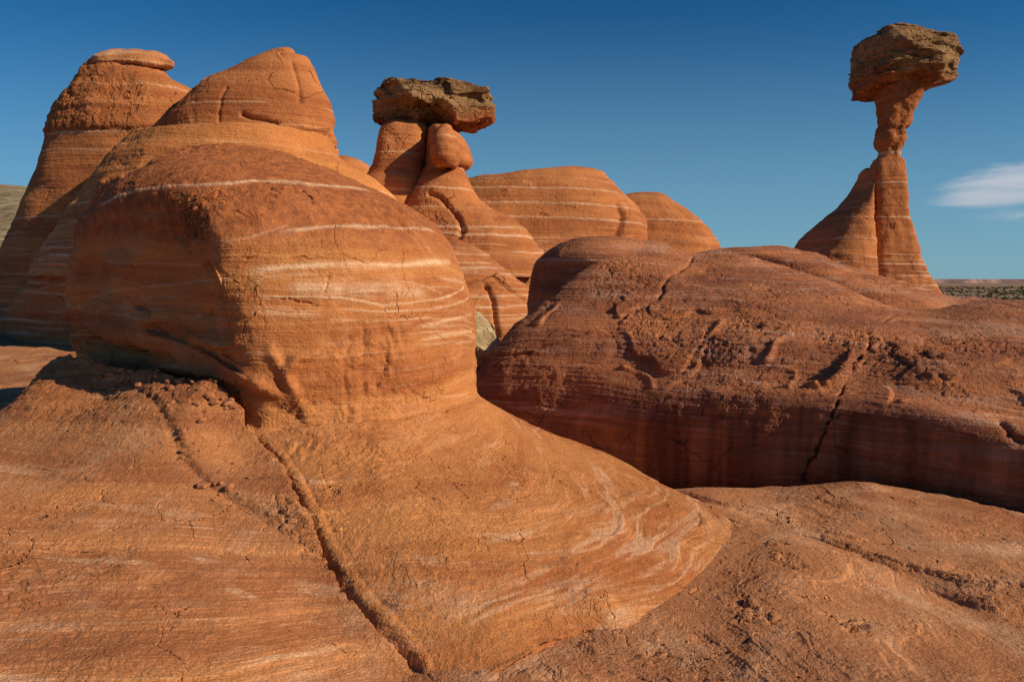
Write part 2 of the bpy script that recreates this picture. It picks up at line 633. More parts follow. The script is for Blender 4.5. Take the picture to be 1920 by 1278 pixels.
M_far = rock_material('striped_red_sandstone', base=(0.44, 0.172, 0.062), dark=(0.30, 0.100, 0.038), pale=(0.74, 0.54, 0.37),
                      s=2.2, amp=0.8, bands=0.4, band_scale=7.0, rough=1.4, fine_bands=0.55)
M_plinth = rock_material('bright_orange_sandstone', base=(0.52, 0.215, 0.070), dark=(0.40, 0.145, 0.048), pale=(0.76, 0.57, 0.40),
                         s=2.2, amp=0.8, bands=0.4, band_scale=7.0, rough=1.4, fine_bands=0.5)
M_cap = rock_material('varnished_cap_rock', base=(0.34, 0.20, 0.095), dark=(0.22, 0.115, 0.055), pale=(0.50, 0.35, 0.18),
                      s=2.2, amp=0.9, bands=0.1, blocky=0.4, varnish=0.28, mottle=0.5)
M_grey = rock_material('pale_grey_rock', base=(0.50, 0.40, 0.24), dark=(0.30, 0.21, 0.11), pale=(0.66, 0.56, 0.38),
                       s=1.0, amp=0.8, bands=0.0, blocky=0.5, mottle=0.5)


# ------------------------------------------------------------------ desert, hill, mesa
def desert():
    g = simple_mat('desert_soil', (0.26, 0.15, 0.09), (0.34, 0.22, 0.14), 0.02, 0, (0.13, 0.13, 0.07))
    # one sheet reaching the horizon, fine near the rocks
    r = np.concatenate([[0], np.geomspace(8, 30000, 160)])
    th = np.linspace(0, 2 * math.pi, 200, endpoint=False)
    X = r[:, None] * np.cos(th)
    Y = r[:, None] * np.sin(th)
    V = np.stack([X, Y, 0 * X], -1)
    base = -2.0 - 13.0 * sstep(r, 40, 420)[:, None]
    V[..., 2] = base + perlin(V, 1 / 160.0, 1) * 5 * sstep(r, 60, 400)[:, None] * (1 - sstep(r, 4000, 9000)[:, None])
    G = Grid(V, wrap=True)
    tag(G.mesh('ground', g), kind='structure')
    # shrubs dotting the plain, right background
    m = simple_mat('desert_shrub', (0.035, 0.05, 0.022), (0.07, 0.075, 0.035), 0.8)
    n = 3200
    D = np.exp(rng.uniform(math.log(300), math.log(2200), n))
    u = rng.uniform(0.55, 0.85, n)
    nv, vs, fs = 0, [], []
    ang = np.linspace(0, 2 * math.pi, 7, endpoint=False)
    for d, uu in zip(D, u):
        x, y = uu * d, d
        rr = math.hypot(x, y)
        zb = -2 - 13 * sstep(np.array(rr), 40, 420) + float(perlin(np.array([[x, y, 0.0]]), 1 / 160.0, 1)[0]) * 5 * float(sstep(np.array(rr), 60, 400))
        sz = rng.uniform(0.4, 1.5) * (d / 500) ** 0.5
        ring = []
        for k, (rr_, hh) in enumerate(((0.7, -0.1), (1.0, 0.45), (0.6, 0.9))):
            j = rng.uniform(0.65, 1.25, 7)
            for a, jj in zip(ang, j):
                vs.append((x + math.cos(a) * rr_ * sz * jj, y + math.sin(a) * rr_ * sz * jj, zb + hh * sz * rng.uniform(0.85, 1.1)))
        vs.append((x, y, zb + sz * 1.05))
        for k in range(2):
            for q in range(7):
                a0, a1 = nv + k * 7 + q, nv + k * 7 + (q + 1) % 7
                fs.append((a0, a1, a1 + 7, a0 + 7))
        for q in range(0, 7):
            fs.append((nv + 14 + q, nv + 14 + (q + 1) % 7, nv + 21, nv + 21))
        nv += 22
    me = bpy.data.meshes.new('desert_shrubs')
    me.from_pydata(vs, [], [tuple(dict.fromkeys(f)) for f in fs])
    me.materials.append(m)
    o = bpy.data.objects.new('desert_shrubs', me)
    scene.collection.objects.link(o)
    tag(o, 'dark low shrubs dotting the distant plain at the right edge', 'shrubs', kind='stuff')
    # far mesa with pink cliffs
    cm = simple_mat('pink_cliff_rock', (0.17, 0.12, 0.12), (0.36, 0.23, 0.20), 0.01, 0)
    N = 400
    px = np.linspace(1500, 2500, N)
    D = 7000 + 500 * perlin(np.stack([px / 60, 0 * px, 0 * px], -1), 1, 4)
    prof = []
    for f, zz, dd in ((0, -40, -500), (1, -16, -160), (2, -10, -60), (3, 24, 0), (4, 28, 300), (5, 36, 2500)):
        z = zz + (4.0 if f > 2 else 2.0) * perlin(np.stack([px / 25, 0 * px + f, 0 * px], -1), 1, 9)
        q = P(px, 528, D + dd)
        q[:, 2] = CZ + z
        prof.append(q)
    G = Grid(np.stack(prof))
    tag(G.mesh('distant_mesa', cm), kind='structure')
    # sandy hill at the far left
    hm = simple_mat('hill_soil', (0.24, 0.18, 0.11), (0.36, 0.28, 0.18), 0.15, 0.4, (0.12, 0.12, 0.06))
    rows = []
    px = np.linspace(-700, 330, 160)
    top = hermite(px, [-700, -300, 0, 45, 200, 330], [300, 330, 347, 352, 400, 470])
    for f, py, dd in ((0, 470, 45), (1, 440, 55), (2, 430, 60), (3, 425, 62), (4, None, 100), (5, None, 130)):
        if py is None:
            q = P(px, top + (0 if f == 4 else 12), 0 * px + dd)
        else:
            q = P(px, py + 0 * px, 0 * px + dd)
        rows.append(q)
    K = np.stack(rows)
    V = catmull(K, np.linspace(0, 5, 120))
    V[..., 2] += perlin(V, 0.22, 2) * 0.7 + perlin(V, 0.9, 2) * 0.25
    tag(Grid(V).mesh('hill', hm), kind='structure')


desert()


# ------------------------------------------------------------------ foreground dome
CX, CY = -2.24, 6.2


def world_ring(keys, zoff=0.0, nu=None, th=None):
    """keys: (deg, radius, z) periodic around (CX,CY)"""
    k = np.array(sorted(keys), float)
    k = np.concatenate([k - [360, 0, 0], k, k + [360, 0, 0]])
    a = np.degrees(th)
    a = (a + 180) % 360 - 180
    rz = hermite(a, k[:, 0], k[:, 1:])
    return np.stack([CX + rz[:, 0] * np.cos(th), CY + rz[:, 0] * np.sin(th), rz[:, 1] + CZ + zoff], -1)


CRACK = [(470, 790), (493, 818), (525, 858), (556, 904), (583, 958), (610, 1007), (647, 1066), (669, 1107), (710, 1157), (742, 1197), (769, 1225), (787, 1247), (805, 1278), (830, 1320)]
CRACK_D = [4.45, 4.4, 4.26, 3.98, 3.72, 3.55, 3.38, 3.24, 3.08, 3.0, 2.95, 2.9, 2.82, 2.7]
CRACK3 = P(np.array([c[0] for c in CRACK]), np.array([c[1] for c in CRACK]), np.array(CRACK_D))


def crack_z(V):
    o = np.argsort(CRACK3[:, 1])
    return np.interp(V[..., 1], CRACK3[o, 1], CRACK3[o, 2])


def crack_side(V):
    """signed horizontal distance to the crack: >0 right of it"""
    best = np.full(V.shape[:2], 1e9)
    sg = np.zeros(V.shape[:2])
    L = CRACK3[:, :2]
    for a, b in zip(L[:-1], L[1:]):
        ab = b - a
        t = np.clip(((V[..., :2] - a) @ ab) / (ab @ ab), 0, 1)
        q = V[..., :2] - (a + t[..., None] * ab)
        d = np.sqrt((q ** 2).sum(-1))
        m = d < best
        best = np.where(m, d, best)
        sg = np.where(m, np.sign(ab[0] * q[..., 1] - ab[1] * q[..., 0]), sg)
    W = np.stack([V[..., 0], V[..., 1], 0 * V[..., 0]], -1)
    return best * sg + (0.035 * perlin(W, 1.7, 81) + 0.016 * perlin(W, 5.0, 82)) * np.exp(-(best / 0.3) ** 2)


FACET_A, FACET_K = -123.0, 1.0


def dome():
    nu, nv1, nv2 = 1150, 560, 480
    top = [(760, 62, 893, 6.15, 1.72, 2.1), (700, 63, 893, 6.15, 1.74, 2.1), (650, 63, 893, 6.15, 1.76, 2.1), (600, 74, 891, 6.15, 1.75, 2.1),
           (557, 87, 885, 6.15, 1.74, 2.1), (483, 110, 861, 6.15, 1.70, 2.1), (430, 134, 831, 6.2, 1.62, 2.1),
           (405, 156, 805, 6.2, 1.54, 2.1), (380, 190, 770, 6.2, 1.42, 2.1), (345, 240, 700, 6.2, 1.2, 2.1), (315, 294, 635, 6.2, 0.92, 2.1),
           (293, 345, 560, 6.2, 0.6, 2.1), (283, 380, 525, 6.2, 0.4, 2.1), (279, 420, 490, 6.2, 0.2, 2.1), (278, 452, 456, 6.2, 0.02, 2.1)]
    G1 = loft(top, nu, nv1, 0.62)
    base = G1.V[0]
    ss = np.linspace(-math.pi, math.pi, nu, endpoint=False)
    th = -math.pi / 2 + ss - 0.62 * np.sin(ss)
    k1 = [(-24, 2.0, -1.02), (-45, 1.97, -1.0), (-60, 1.95, -0.97), (-75, 1.95, -1.05), (-100, 1.95, -1.2), (-140, 2.0, -1.3), (-180, 2.0, -1.3), (90, 2.0, -1.4), (30, 2.0, -1.2), (0, 2.0, -1.1)]
    k2 = [(-24, 2.55, -1.28), (-45, 2.5, -1.20), (-60, 2.5, -1.16), (-75, 2.2, -1.25), (-100, 2.1, -1.5), (-140, 2.05, -1.6), (-180, 2.05, -1.7), (90, 2.2, -1.7), (30, 2.5, -1.5), (0, 2.55, -1.42)]
    k3 = [(-24, 3.3, -1.51), (-36, 3.3, -1.44), (-45, 3.3, -1.38), (-60, 3.1, -1.35), (-75, 2.6, -1.5), (-100, 2.1, -1.8), (-140, 2.1, -1.9), (-180, 2.1, -2.0), (90, 2.4, -2.0), (30, 2.9, -1.8), (0, 3.3, -1.68)]
    k4 = [(-24, 4.05, -1.69), (-36.5, 4.0, -1.67), (-45.5, 4.04, -1.68), (-50, 3.9, -1.66), (-56, 3.92, -1.66), (-61, 3.95, -1.66), (-75, 3.0, -1.9), (-100, 2.2, -2.1), (-140, 2.2, -2.2), (-180, 2.2, -2.2), (90, 2.6, -2.4), (30, 3.3, -2.2), (0, 3.8, -2.05), (-12, 4.0, -1.82)]
    R1, R2, R3, R4 = (world_ring(k, th=th) for k in (k1, k2, k3, k4))
    c0 = np.array([CX, CY, 0])
    R5 = R4 + (R4 - c0) * [0.014, 0.014, 0] + [0, 0, -0.09]
    R6 = R4 + (R4 - c0) * [0.035, 0.035, 0] + [0, 0, -0.5]
    K = np.stack([R6, R5, R4, R3, R2, R1, base])
    Vs = catmull(K, np.concatenate([np.linspace(0, 1.6, 30, endpoint=False), np.linspace(1.6, 6, nv2)]))
    V = np.concatenate([Vs[:-1], G1.V], 0)
    # smooth the join between skirt and wall
    kern = np.hanning(41); kern /= kern.sum()
    j = len(Vs)
    lo, hi = j - 120, j + 90
    blk = V[lo - 20:hi + 20]
    sm = np.stack([np.tensordot(kern, blk[i:i + 41], axes=(0, 0)) for i in range(hi - lo)])
    wgt = np.hanning(hi - lo)[:, None, None] ** 0.5
    V[lo:hi] = V[lo:hi] * (1 - wgt) + sm * wgt
    G = Grid(V, wrap=True)

    def inward(amount):
        d = G.V[..., :2] - [CX, CY]
        l = np.linalg.norm(d, axis=-1, keepdims=True) + 1e-6
        G.V[..., :2] -= d / l * amount[..., None]

    ang = np.degrees(np.arctan2(G.V[..., 1] - CY, G.V[..., 0] - CX))
    ang = np.where(ang > 90, ang - 360, ang)           # -270..90, camera at -90
    # --- broad irregularity of the dome
    up = sstep(G.V[..., 2] - CZ, -1.2, -0.6)
    inward(-(perlin(G.V, 0.8, 3) * 0.05 + perlin(G.V, 1.9, 5) * 0.03) * up)
    # --- flat left flank: the rock has split off along a steep plane
    pn = np.array([math.cos(R(FACET_A)), math.sin(R(FACET_A)), -0.14])
    pn /= np.linalg.norm(pn)
    ex = (G.V - P(400, 520, 4.62)) @ pn + 0.13 * perlin(G.V, 1.2, 44) + 0.07 * perlin(G.V, 2.8, 46) + 0.035 * perlin(G.V, 6, 45)
    k_ = 0.06
    ex = k_ * np.logaddexp(0, np.clip(ex / k_, -60, 60)) - 0.002
    G.V -= (ex * up * FACET_K)[..., None] * pn
    # --- overhanging lip at the left base: everything under the lip retreats
    lip = G.hit([(112, 640), (150, 640), (200, 662), (280, 683), (360, 712), (440, 742), (500, 762), (548, 752)])
    la = np.degrees(np.arctan2(lip[:, 1] - CY, lip[:, 0] - CX))
    la = np.where(la > 90, la - 360, la)
    o = np.argsort(la)
    lz = np.interp(ang, la[o], lip[o, 2])
    side = sstep(ang, -215, -180) * (1 - sstep(ang, -82, -70))
    below = lz - G.V[..., 2] + 0.02 * perlin(G.V, 5, 2)
    inward(side * (0.06 + 0.16 * sstep(ang, -165, -115)) * sstep(below, -0.02, 0.13))
    # bulge above lip
    inward(-side * 0.06 * np.exp(-((below + 0.22) / 0.14) ** 2))
    # stepped ledges in the lip
    inward(side * 0.05 * sstep(np.sin((G.V[..., 2] * 16 + ang * 0.06) + 2 * perlin(G.V, 2.5, 4)), 0.2, 0.9) * np.exp(-((below + 0.06) / 0.09) ** 2))
    led = perlin(G.V * [1.0, 1.0, 5.5] + 0.5 * perlin(G.V, 1.5, 52)[..., None], 1.0, 51)
    inward(side * 0.075 * (sstep(led, -0.02, 0.05) + 0.6 * sstep(led, 0.2, 0.24)) * np.exp(-((below + 0.14) / 0.20) ** 2))
    # --- left of the crack the skirt dives under the neighbouring block
    cs = crack_side(G.V)
    low = sstep(-(G.V[..., 2] - CZ), 0.8, 1.0)
    fr = (ang > -130) & (ang < -30)
    G.V[..., 2] -= np.where(fr, sstep(-cs, -0.004, 0.03) * 0.5 * low, 0)
    cz = crack_z(G.V)
    wz = np.exp(-(cs / 0.45) ** 2) * fr * sstep(-(G.V[..., 2] - CZ), 0.95, 1.1)
    G.V[..., 2] += (cz - G.V[..., 2]) * wz * 0.9
    # rolled rib following the crack
    u = np.clip((4.5 - G.V[..., 1]) / 0.5, 0, 1) * np.where(fr, 1, 0)
    G.V[..., 2] += u * low * (0.004 * np.clip(1 + 4.0 * perlin(G.V, 3.0, 6) + 2 * perlin(G.V, 9.0, 7), 0, 2.4) * np.exp(-((cs - 0.02) / 0.016) ** 2) - 0.006 * np.exp(-((cs - 0.048 - 0.02 * perlin(G.V, 2, 8)) / 0.010) ** 2))
    # --- flutes and buttress ribs at the neck
    for pts, wd, am in (([(640, 640), (600, 655), (555, 672), (535, 700), (548, 730), (572, 770), (590, 800)], 0.035, 0.05),
                        ([(430, 640), (450, 690), (480, 720), (530, 745), (560, 760)], 0.05, 0.05),
                        ([(500, 640), (520, 680), (535, 700)], 0.03, 0.03),
                        ([(398, 490), (410, 520), (418, 556)], 0.02, 0.03),
                        ([(300, 550), (330, 610), (380, 640), (430, 650)], 0.03, 0.025)):
        d, sd_, t = G.dist(G.hit(pts))
        inward(-am * np.exp(-(d / wd) ** 2) * np.sin(np.pi * np.clip(t, 0.04, 0.96)))
    # --- open cracks
    for pts, wd, am in (([(545, 335), (560, 345), (583, 372), (588, 390)], 0.010, 0.03),
                        ([(660, 365), (700, 380), (722, 392)], 0.012, 0.02),
                        ([(850, 480), (852, 510), (862, 545), (866, 560)], 0.012, 0.025),
                        ([(720, 630), (728, 660), (728, 690), (712, 720), (700, 745)], 0.014, 0.035),
                        ([(838, 650), (832, 690), (820, 720)], 0.01, 0.02),
                        ([(870, 655), (868, 680), (850, 730)], 0.01, 0.015),
                        ([(385, 480), (470, 482), (560, 484), (640, 487)], 0.008, 0.015),
                        ([(450, 556), (540, 562), (620, 578)], 0.008, 0.018),
                        ([(622, 505), (612, 535), (606, 556)], 0.007, 0.015),
                        ([(240, 570), (280, 585), (300, 620), (330, 640)], 0.02, 0.04),
                        ([(620, 860), (640, 890), (610, 910)], 0.02, 0.03),
                        ([(640, 1020), (700, 1100), (760, 1190)], 0.01, 0.015),
                        ([(905, 1000), (912, 1030), (925, 1050)], 0.008, 0.015)):
        L = G.hit(pts)
        L = catmull(L, np.linspace(0, len(L) - 1, 24)) + (rng.normal(size=(24, 3)) * 0.006)
        d, sd_, t = G.dist(L)
        inward(am * np.exp(-(d / wd) ** 2) * np.clip(4 * t, 0.2, 1) * np.clip(4 * (1 - t), 0.2, 1))
    # --- attributes
    Vv = G.V
    crumb = np.zeros(Vv.shape[:2])
    for c, rx, rz in (((680, 690), 0.34, 0.30), ((640, 800), 0.35, 0.25), ((660, 880), 0.3, 0.2), ((375, 400), 0.25, 0.30), ((560, 790), .2, .2), ((760, 740), .4, .12)):
        p = G.hit([c])[0]
        q = np.hypot(np.linalg.norm(Vv[..., :2] - p[:2], axis=-1) / rx, (Vv[..., 2] - p[2]) / rz)
        crumb = np.maximum(crumb, 1 - sstep(q + perlin(Vv, 3.0, 8) * 0.9, 0.6, 1.05))
    blob = np.zeros(Vv.shape[:2])
    for c, rx, rz in (((690, 690), 0.34, 0.36), ((650, 800), 0.34, 0.26), ((665, 880), 0.30, 0.2), ((590, 820), .2, .3), ((770, 740), .4, .10)):
        p = G.hit([c])[0]
        q = np.hypot(np.linalg.norm(Vv[..., :2] - p[:2], axis=-1) / rx, (Vv[..., 2] - p[2]) / rz)
        blob = np.maximum(blob, 1 - sstep(q + perlin(Vv, 2.6, 18) * 1.0, 0.45, 1.1))
    crumb *= 1 - 0.65 * blob
    fl = np.abs(perlin(Vv * [9, 9, 3.6] + 0.6 * perlin(Vv, 4, 3)[..., None], 1.0, 33)) * 1.4 + np.abs(perlin(Vv * [17, 17, 9], 1.0, 34)) * 0.7
    inward(blob * 0.055 * (0.35 - np.clip(fl, 0, 0.6)))
    Vv = G.V
    crumb = np.maximum(crumb, sstep(below, 0.0, 0.08) * side * 0.6)
    crumb *= 0.55 + 0.9 * np.clip(perlin(Vv, 6, 2) + 0.4, 0, 1)
    d, s_, t = G.dist(G.hit([(310, 330), (330, 380), (320, 430), (390, 500), (412, 560), (430, 620)]))
    crumb = np.maximum(crumb, 0.7 * np.exp(-(d / 0.07) ** 2))
    # pale beds: (pixel polyline, half thickness in metres, strength)
    white = np.zeros(Vv.shape[:2])
    strokes = [([(190, 385), (240, 362), (300, 352), (400, 346), (480, 340), (560, 342), (640, 350), (700, 356)], 0.008, 1.0),
               ([(520, 437), (590, 428), (670, 424), (760, 428), (820, 436)], 0.009, 0.8),
               ([(400, 460), (470, 445), (540, 424)], 0.006, 0.45),
               ([(465, 510), (540, 500), (620, 495), (690, 497), (760, 496), (850, 490)], 0.016, 1.0),
               ([(470, 530), (520, 515), (600, 512)], 0.010, 0.5),
               ([(540, 540), (600, 538), (660, 545), (720, 540), (800, 552)], 0.035, 0.75),
               ([(480, 556), (560, 556), (640, 558), (720, 572), (820, 560), (885, 535)], 0.007, 1.0),
               ([(640, 580), (700, 584), (800, 580), (890, 556)], 0.007, 0.8),
               ([(470, 582), (540, 586), (600, 588)], 0.022, 0.45),
               ([(620, 600), (700, 602), (760, 598), (810, 594)], 0.007, 0.8),
               ([(780, 612), (840, 600), (888, 590)], 0.012, 0.8),
               ([(790, 636), (850, 626), (890, 620)], 0.010, 0.9),
               ([(820, 520), (850, 524), (880, 530)], 0.010, 0.7), ([(700, 521), (780, 532), (830, 550)], 0.006, .5), ([(660, 548), (680, 544), (700, 548)], 0.03, 1.0),
               ([(180, 560), (240, 540), (330, 530), (420, 520)], 0.006, 0.5), ([(200, 490), (280, 495), (350, 500)], 0.006, 0.4),
               ([(780, 645), (890, 640)], 0.006, .5), ([(820, 745), (880, 738)], 0.007, .6)]
    for pts, hw, st in strokes:
        L = G.hit(pts)
        a = np.degrees(np.arctan2(L[:, 1] - CY, L[:, 0] - CX))
        a = np.where(a > 90, a - 360, a)
        o = np.argsort(a)
        zz = np.interp(ang, a[o], L[o, 2])
        inside = sstep(ang, a.min() - 1.5, a.min() + 3) * (1 - sstep(ang, a.max() - 3, a.max() + 1.5))
        dz = (Vv[..., 2] - zz + 0.012 * perlin(Vv, 2.2, 6)) / (1.35 * hw * (1 + 0.9 * perlin(Vv, 2.7, st * 10)))
        white = np.maximum(white, st * inside * np.exp(-dz ** 2))
    # pale ledge beds near the foot of the skirt
    rad = np.hypot(Vv[..., 0] - CX, Vv[..., 1] - CY)
    foot = sstep(rad, 3.15, 3.6) * (ang > -75) * (ang < 10)
    lay = perlin(np.stack([ang * 0.05, rad * 20 + 1.6 * perlin(Vv, 1.4, 19), 0 * ang], -1), 1.0, 5) + 0.5 * perlin(np.stack([ang * 0.09, rad * 30 + 1.5 * perlin(Vv, 1.4, 19), 0 * ang], -1), 1.0, 6)
    white = np.maximum(white, foot * sstep(lay, 0.10, 0.2) * 0.45 * sstep(perlin(Vv, 1.1, 27), -.25, .05))
    streak = perlin(np.stack([Vv[..., 0] * 1.1, Vv[..., 1] * 1.1, Vv[..., 2] * 26 + rad * 1.5], -1), 1.0, 3)
    sk = sstep(rad, 1.9, 2.2) * (ang > -75)
    white = np.maximum(white, sk * sstep(streak, 0.22, 0.30) * 0.45 * sstep(perlin(Vv, 1.8, 9), -0.1, 0.3))
    white *= np.where(fr & (low > 0.3), sstep(cs, 0.08, 0.3), 1)
    # terraced lower beds
    G.V[..., 2] += foot * 0.010 * sstep(np.sin(rad * 30 + 14 * perlin(Vv, 1.6, 2)), -0.2, 0.6) * sstep(perlin(Vv, 2.5, 12), -.1, .2)
    zb = P(960, 480, 4.6)[2]
    calm = sstep(Vv[..., 2] + 0.15 * perlin(Vv, 1.2, 15), zb - 0.08, zb + 0.12) * 0.92
    mid = sstep(Vv[..., 2] + 0.1 * perlin(Vv, 1.2, 15), P(960, 690, 4.5)[2], P(960, 650, 4.5)[2])
    calm = np.maximum(calm, (1 - mid) * 0.75 * (rad < 2.3))
    calm = np.maximum(calm, 0.45)
    calm = np.where(rad > 2.3, 0.35 + 0.5 * sstep(perlin(Vv, 1.1, 16), -.1, .25), calm)
    crumb = np.maximum(crumb, np.where(fr & (low > 0.3), 0.55 * np.exp(-((cs - 0.02) / 0.05) ** 2), 0) * sstep(perlin(Vv, 3.5, 29), -.3, .2))
    zr = P(960, 470, 4.6)[2]
    crumb = np.maximum(crumb, 0.38 * sstep(Vv[..., 2] + 0.2 * perlin(Vv, 1.4, 26), zr + 0.05, zr + 0.4) * sstep(perlin(Vv, 2.2, 28), -.2, .2))
    red = 0.9 * sstep(Vv[..., 2] + 0.12 * perlin(Vv, 1.0, 25), zr - 0.05, zr + 0.25)
    G.attrs = {'white': white, 'crumb': crumb, 'dark': 0 * white, 'calm': calm, 'red': red}
    o = G.mesh('sandstone_dome', M_dome)
    tag(o, 'huge rounded orange sandstone dome with white bands filling the foreground, skirt sloping right', 'rock dome')
    return G


G_dome = dome()


def hfield(x0, x1, y0, y1, nx, ny, pts, lam=1e-4):
    """height field through photo points (px,py,D) or world points ('w',x,y,z rel. camera)"""
    W = []
    for p in pts:
        if p[0] == 'w':
            W.append((p[1], p[2], p[3] + CZ))
        else:
            W.append(tuple(P(*p)))
    X, Y = np.meshgrid(np.linspace(x0, x1, nx), np.linspace(y0, y1, ny))
    mx, my = nx // 8, ny // 8
    Xc, Yc = np.meshgrid(np.linspace(x0, x1, mx), np.linspace(y0, y1, my))
    Z = tps(W, Xc, Yc, lam)
    Z = catmull(Z, np.linspace(0, my - 1, ny))
    Z = catmull(Z.T, np.linspace(0, mx - 1, nx)).T
    return Grid(np.stack([X, Y, Z], -1))


def lobe():
    pts = [(0, 762, 5.4), (60, 741, 5.9), (100, 733, 6.2), (200, 668, 5.45), (330, 706, 4.85), (450, 748, 4.55), (540, 780, 4.45),
           (200, 760, 4.95), (330, 765, 4.6), (0, 850, 4.3), (200, 850, 4.2), (400, 850, 4.15), (480, 830, 4.3),
           (0, 1000, 3.35), (200, 1000, 3.4), (400, 1000, 3.5), (560, 960, 3.75), (0, 1278, 2.35), (300, 1278, 2.4), (600, 1278, 2.6), (780, 1260, 2.85),
           (640, 1080, 3.33), (710, 1165, 3.08), (140, 705, 6.0), (170, 678, 5.7), (240, 672, 5.2), (290, 690, 5.0), (390, 725, 4.72), ('w', -3.2, 5.9, -0.45), ('w', -2.7, 5.5, -0.5), ('w', -3.4, 6.5, -.6),
           ('w', -4.6, 6.6, -1.35), ('w', -5.5, 6.0, -1.5), ('w', -3.9, 7.4, -1.5), ('w', -2.3, 6.2, -0.6), ('w', -1.2, 5.2, -0.9),
           ('w', -3.6, 3.0, -1.2), ('w', -4.5, 4.4, -1.15), ('w', -3, 1.6, -1.5), ('w', -1, 1.6, -1.8), ('w', -0.2, 2.4, -1.75), ('w', -0.3, 3.5, -1.6), ('w', -5.2, 8.2, -2.2), ('w', -6.5, 7, -2.3)]
    G = hfield(-6.5, 0.3, 1.3, 8.0, 1000, 950, pts, 3e-4)
    V = G.V
    cs = crack_side(V)
    wz = np.exp(-(cs / 0.35) ** 2) * (1 - sstep(V[..., 1], 4.2, 4.5))
    V[..., 2] += (crack_z(V) - V[..., 2]) * wz * 0.9
    # raised crumbling band between the crack and a ragged step
    step = G.hit([(255, 740), (300, 800), (345, 860), (390, 905), (450, 945), (520, 985), (580, 1040), (640, 1090)])
    d, s_, t = G.dist(step, None)
    sd_ = d * s_ + 0.05 * perlin(V, 3.5, 7)
    band = sstep(-cs, 0.0, 0.06)
    inb = sstep(sd_, 0.0, 0.05) if True else 0
    right = sstep(sd_, -0.01, 0.035) * band * (V[..., 1] < 5.6) * sstep(V[..., 1], 3.15, 3.5)
    V[..., 2] += 0.022 * right * sstep(V[..., 1], 3.3, 3.9)
    V[..., 2] -= 0.012 * np.exp(-(sd_ / 0.04) ** 2) * (V[..., 1] < 5.4) * sstep(V[..., 1], 3.3, 3.9)
    V[..., 2] += perlin(V, 1.1, 2) * 0.04 * sstep(-cs, 0, .4) + perlin(V, 2.6, 2) * 0.015
    V[..., 2] -= 0.03 * np.exp(-(np.minimum(cs, 0) / 0.03) ** 2) + 0.9 * sstep(cs + 0.012 * perlin(V, 7, 3), -0.036, -0.006)
    crumb = np.clip(right * 0.9 * sstep(perlin(V, 1.6, 61), -.3, .3) + 0.5 * np.exp(-(cs / 0.12) ** 2), 0, 1) * (0.6 + 0.8 * np.clip(perlin(V, 5, 2) + .4, 0, 1))
    nearwall = np.hypot(V[..., 0] - CX, (V[..., 1] - CY))
    crumb = np.maximum(crumb, (1 - sstep(nearwall, 1.7, 2.1)) * 0.5)
    V[..., 2] += 0.13 * np.exp(-((nearwall - 1.72) / 0.28) ** 2) * (V[..., 0] < -1.6) * sstep(-cs, 0.1, 0.4) * sstep(V[..., 0], -4.0, -3.6)
    for (bx, by, bD), rr_, hh_ in (((185, 680, 5.6), 0.36, 0.17), ((260, 690, 5.2), 0.3, 0.07), ((70, 735, 6.1), 0.45, -0.09)):
        b_ = P(bx, by, bD)
        V[..., 2] += hh_ * np.exp(-((V[..., 0] - b_[0]) ** 2 + (V[..., 1] - b_[1]) ** 2) / rr_ ** 2)
    # beds exposed as thin pale streaks
    q = np.stack([V[..., 0] * 0.9, V[..., 1] * 9 + V[..., 0] * 0.3, V[..., 2] * 9], -1)
    st = perlin(q, 1.0, 4) + 0.4 * perlin(q * [2, 2.5, 2.5], 1.0, 6)
    white = sstep(st, 0.22, 0.42) * 0.75 * sstep(perlin(V, 1.2, 3), -0.25, 0.2)
    G.attrs = {'white': white * (1 - right * 0.7) * 0.7, 'crumb': crumb, 'dark': 0 * white, 'calm': np.clip(0.45 + 0.5 * right + 0.7 * sstep(perlin(V, 0.9, 71), 0, .3), 0, 1)}
    tag(G.mesh('sandstone_slope', M_lobe), 'smooth orange sandstone slope at lower left, split from the dome by a diagonal crack', 'rock slope')
    return G


G_lobe = lobe()


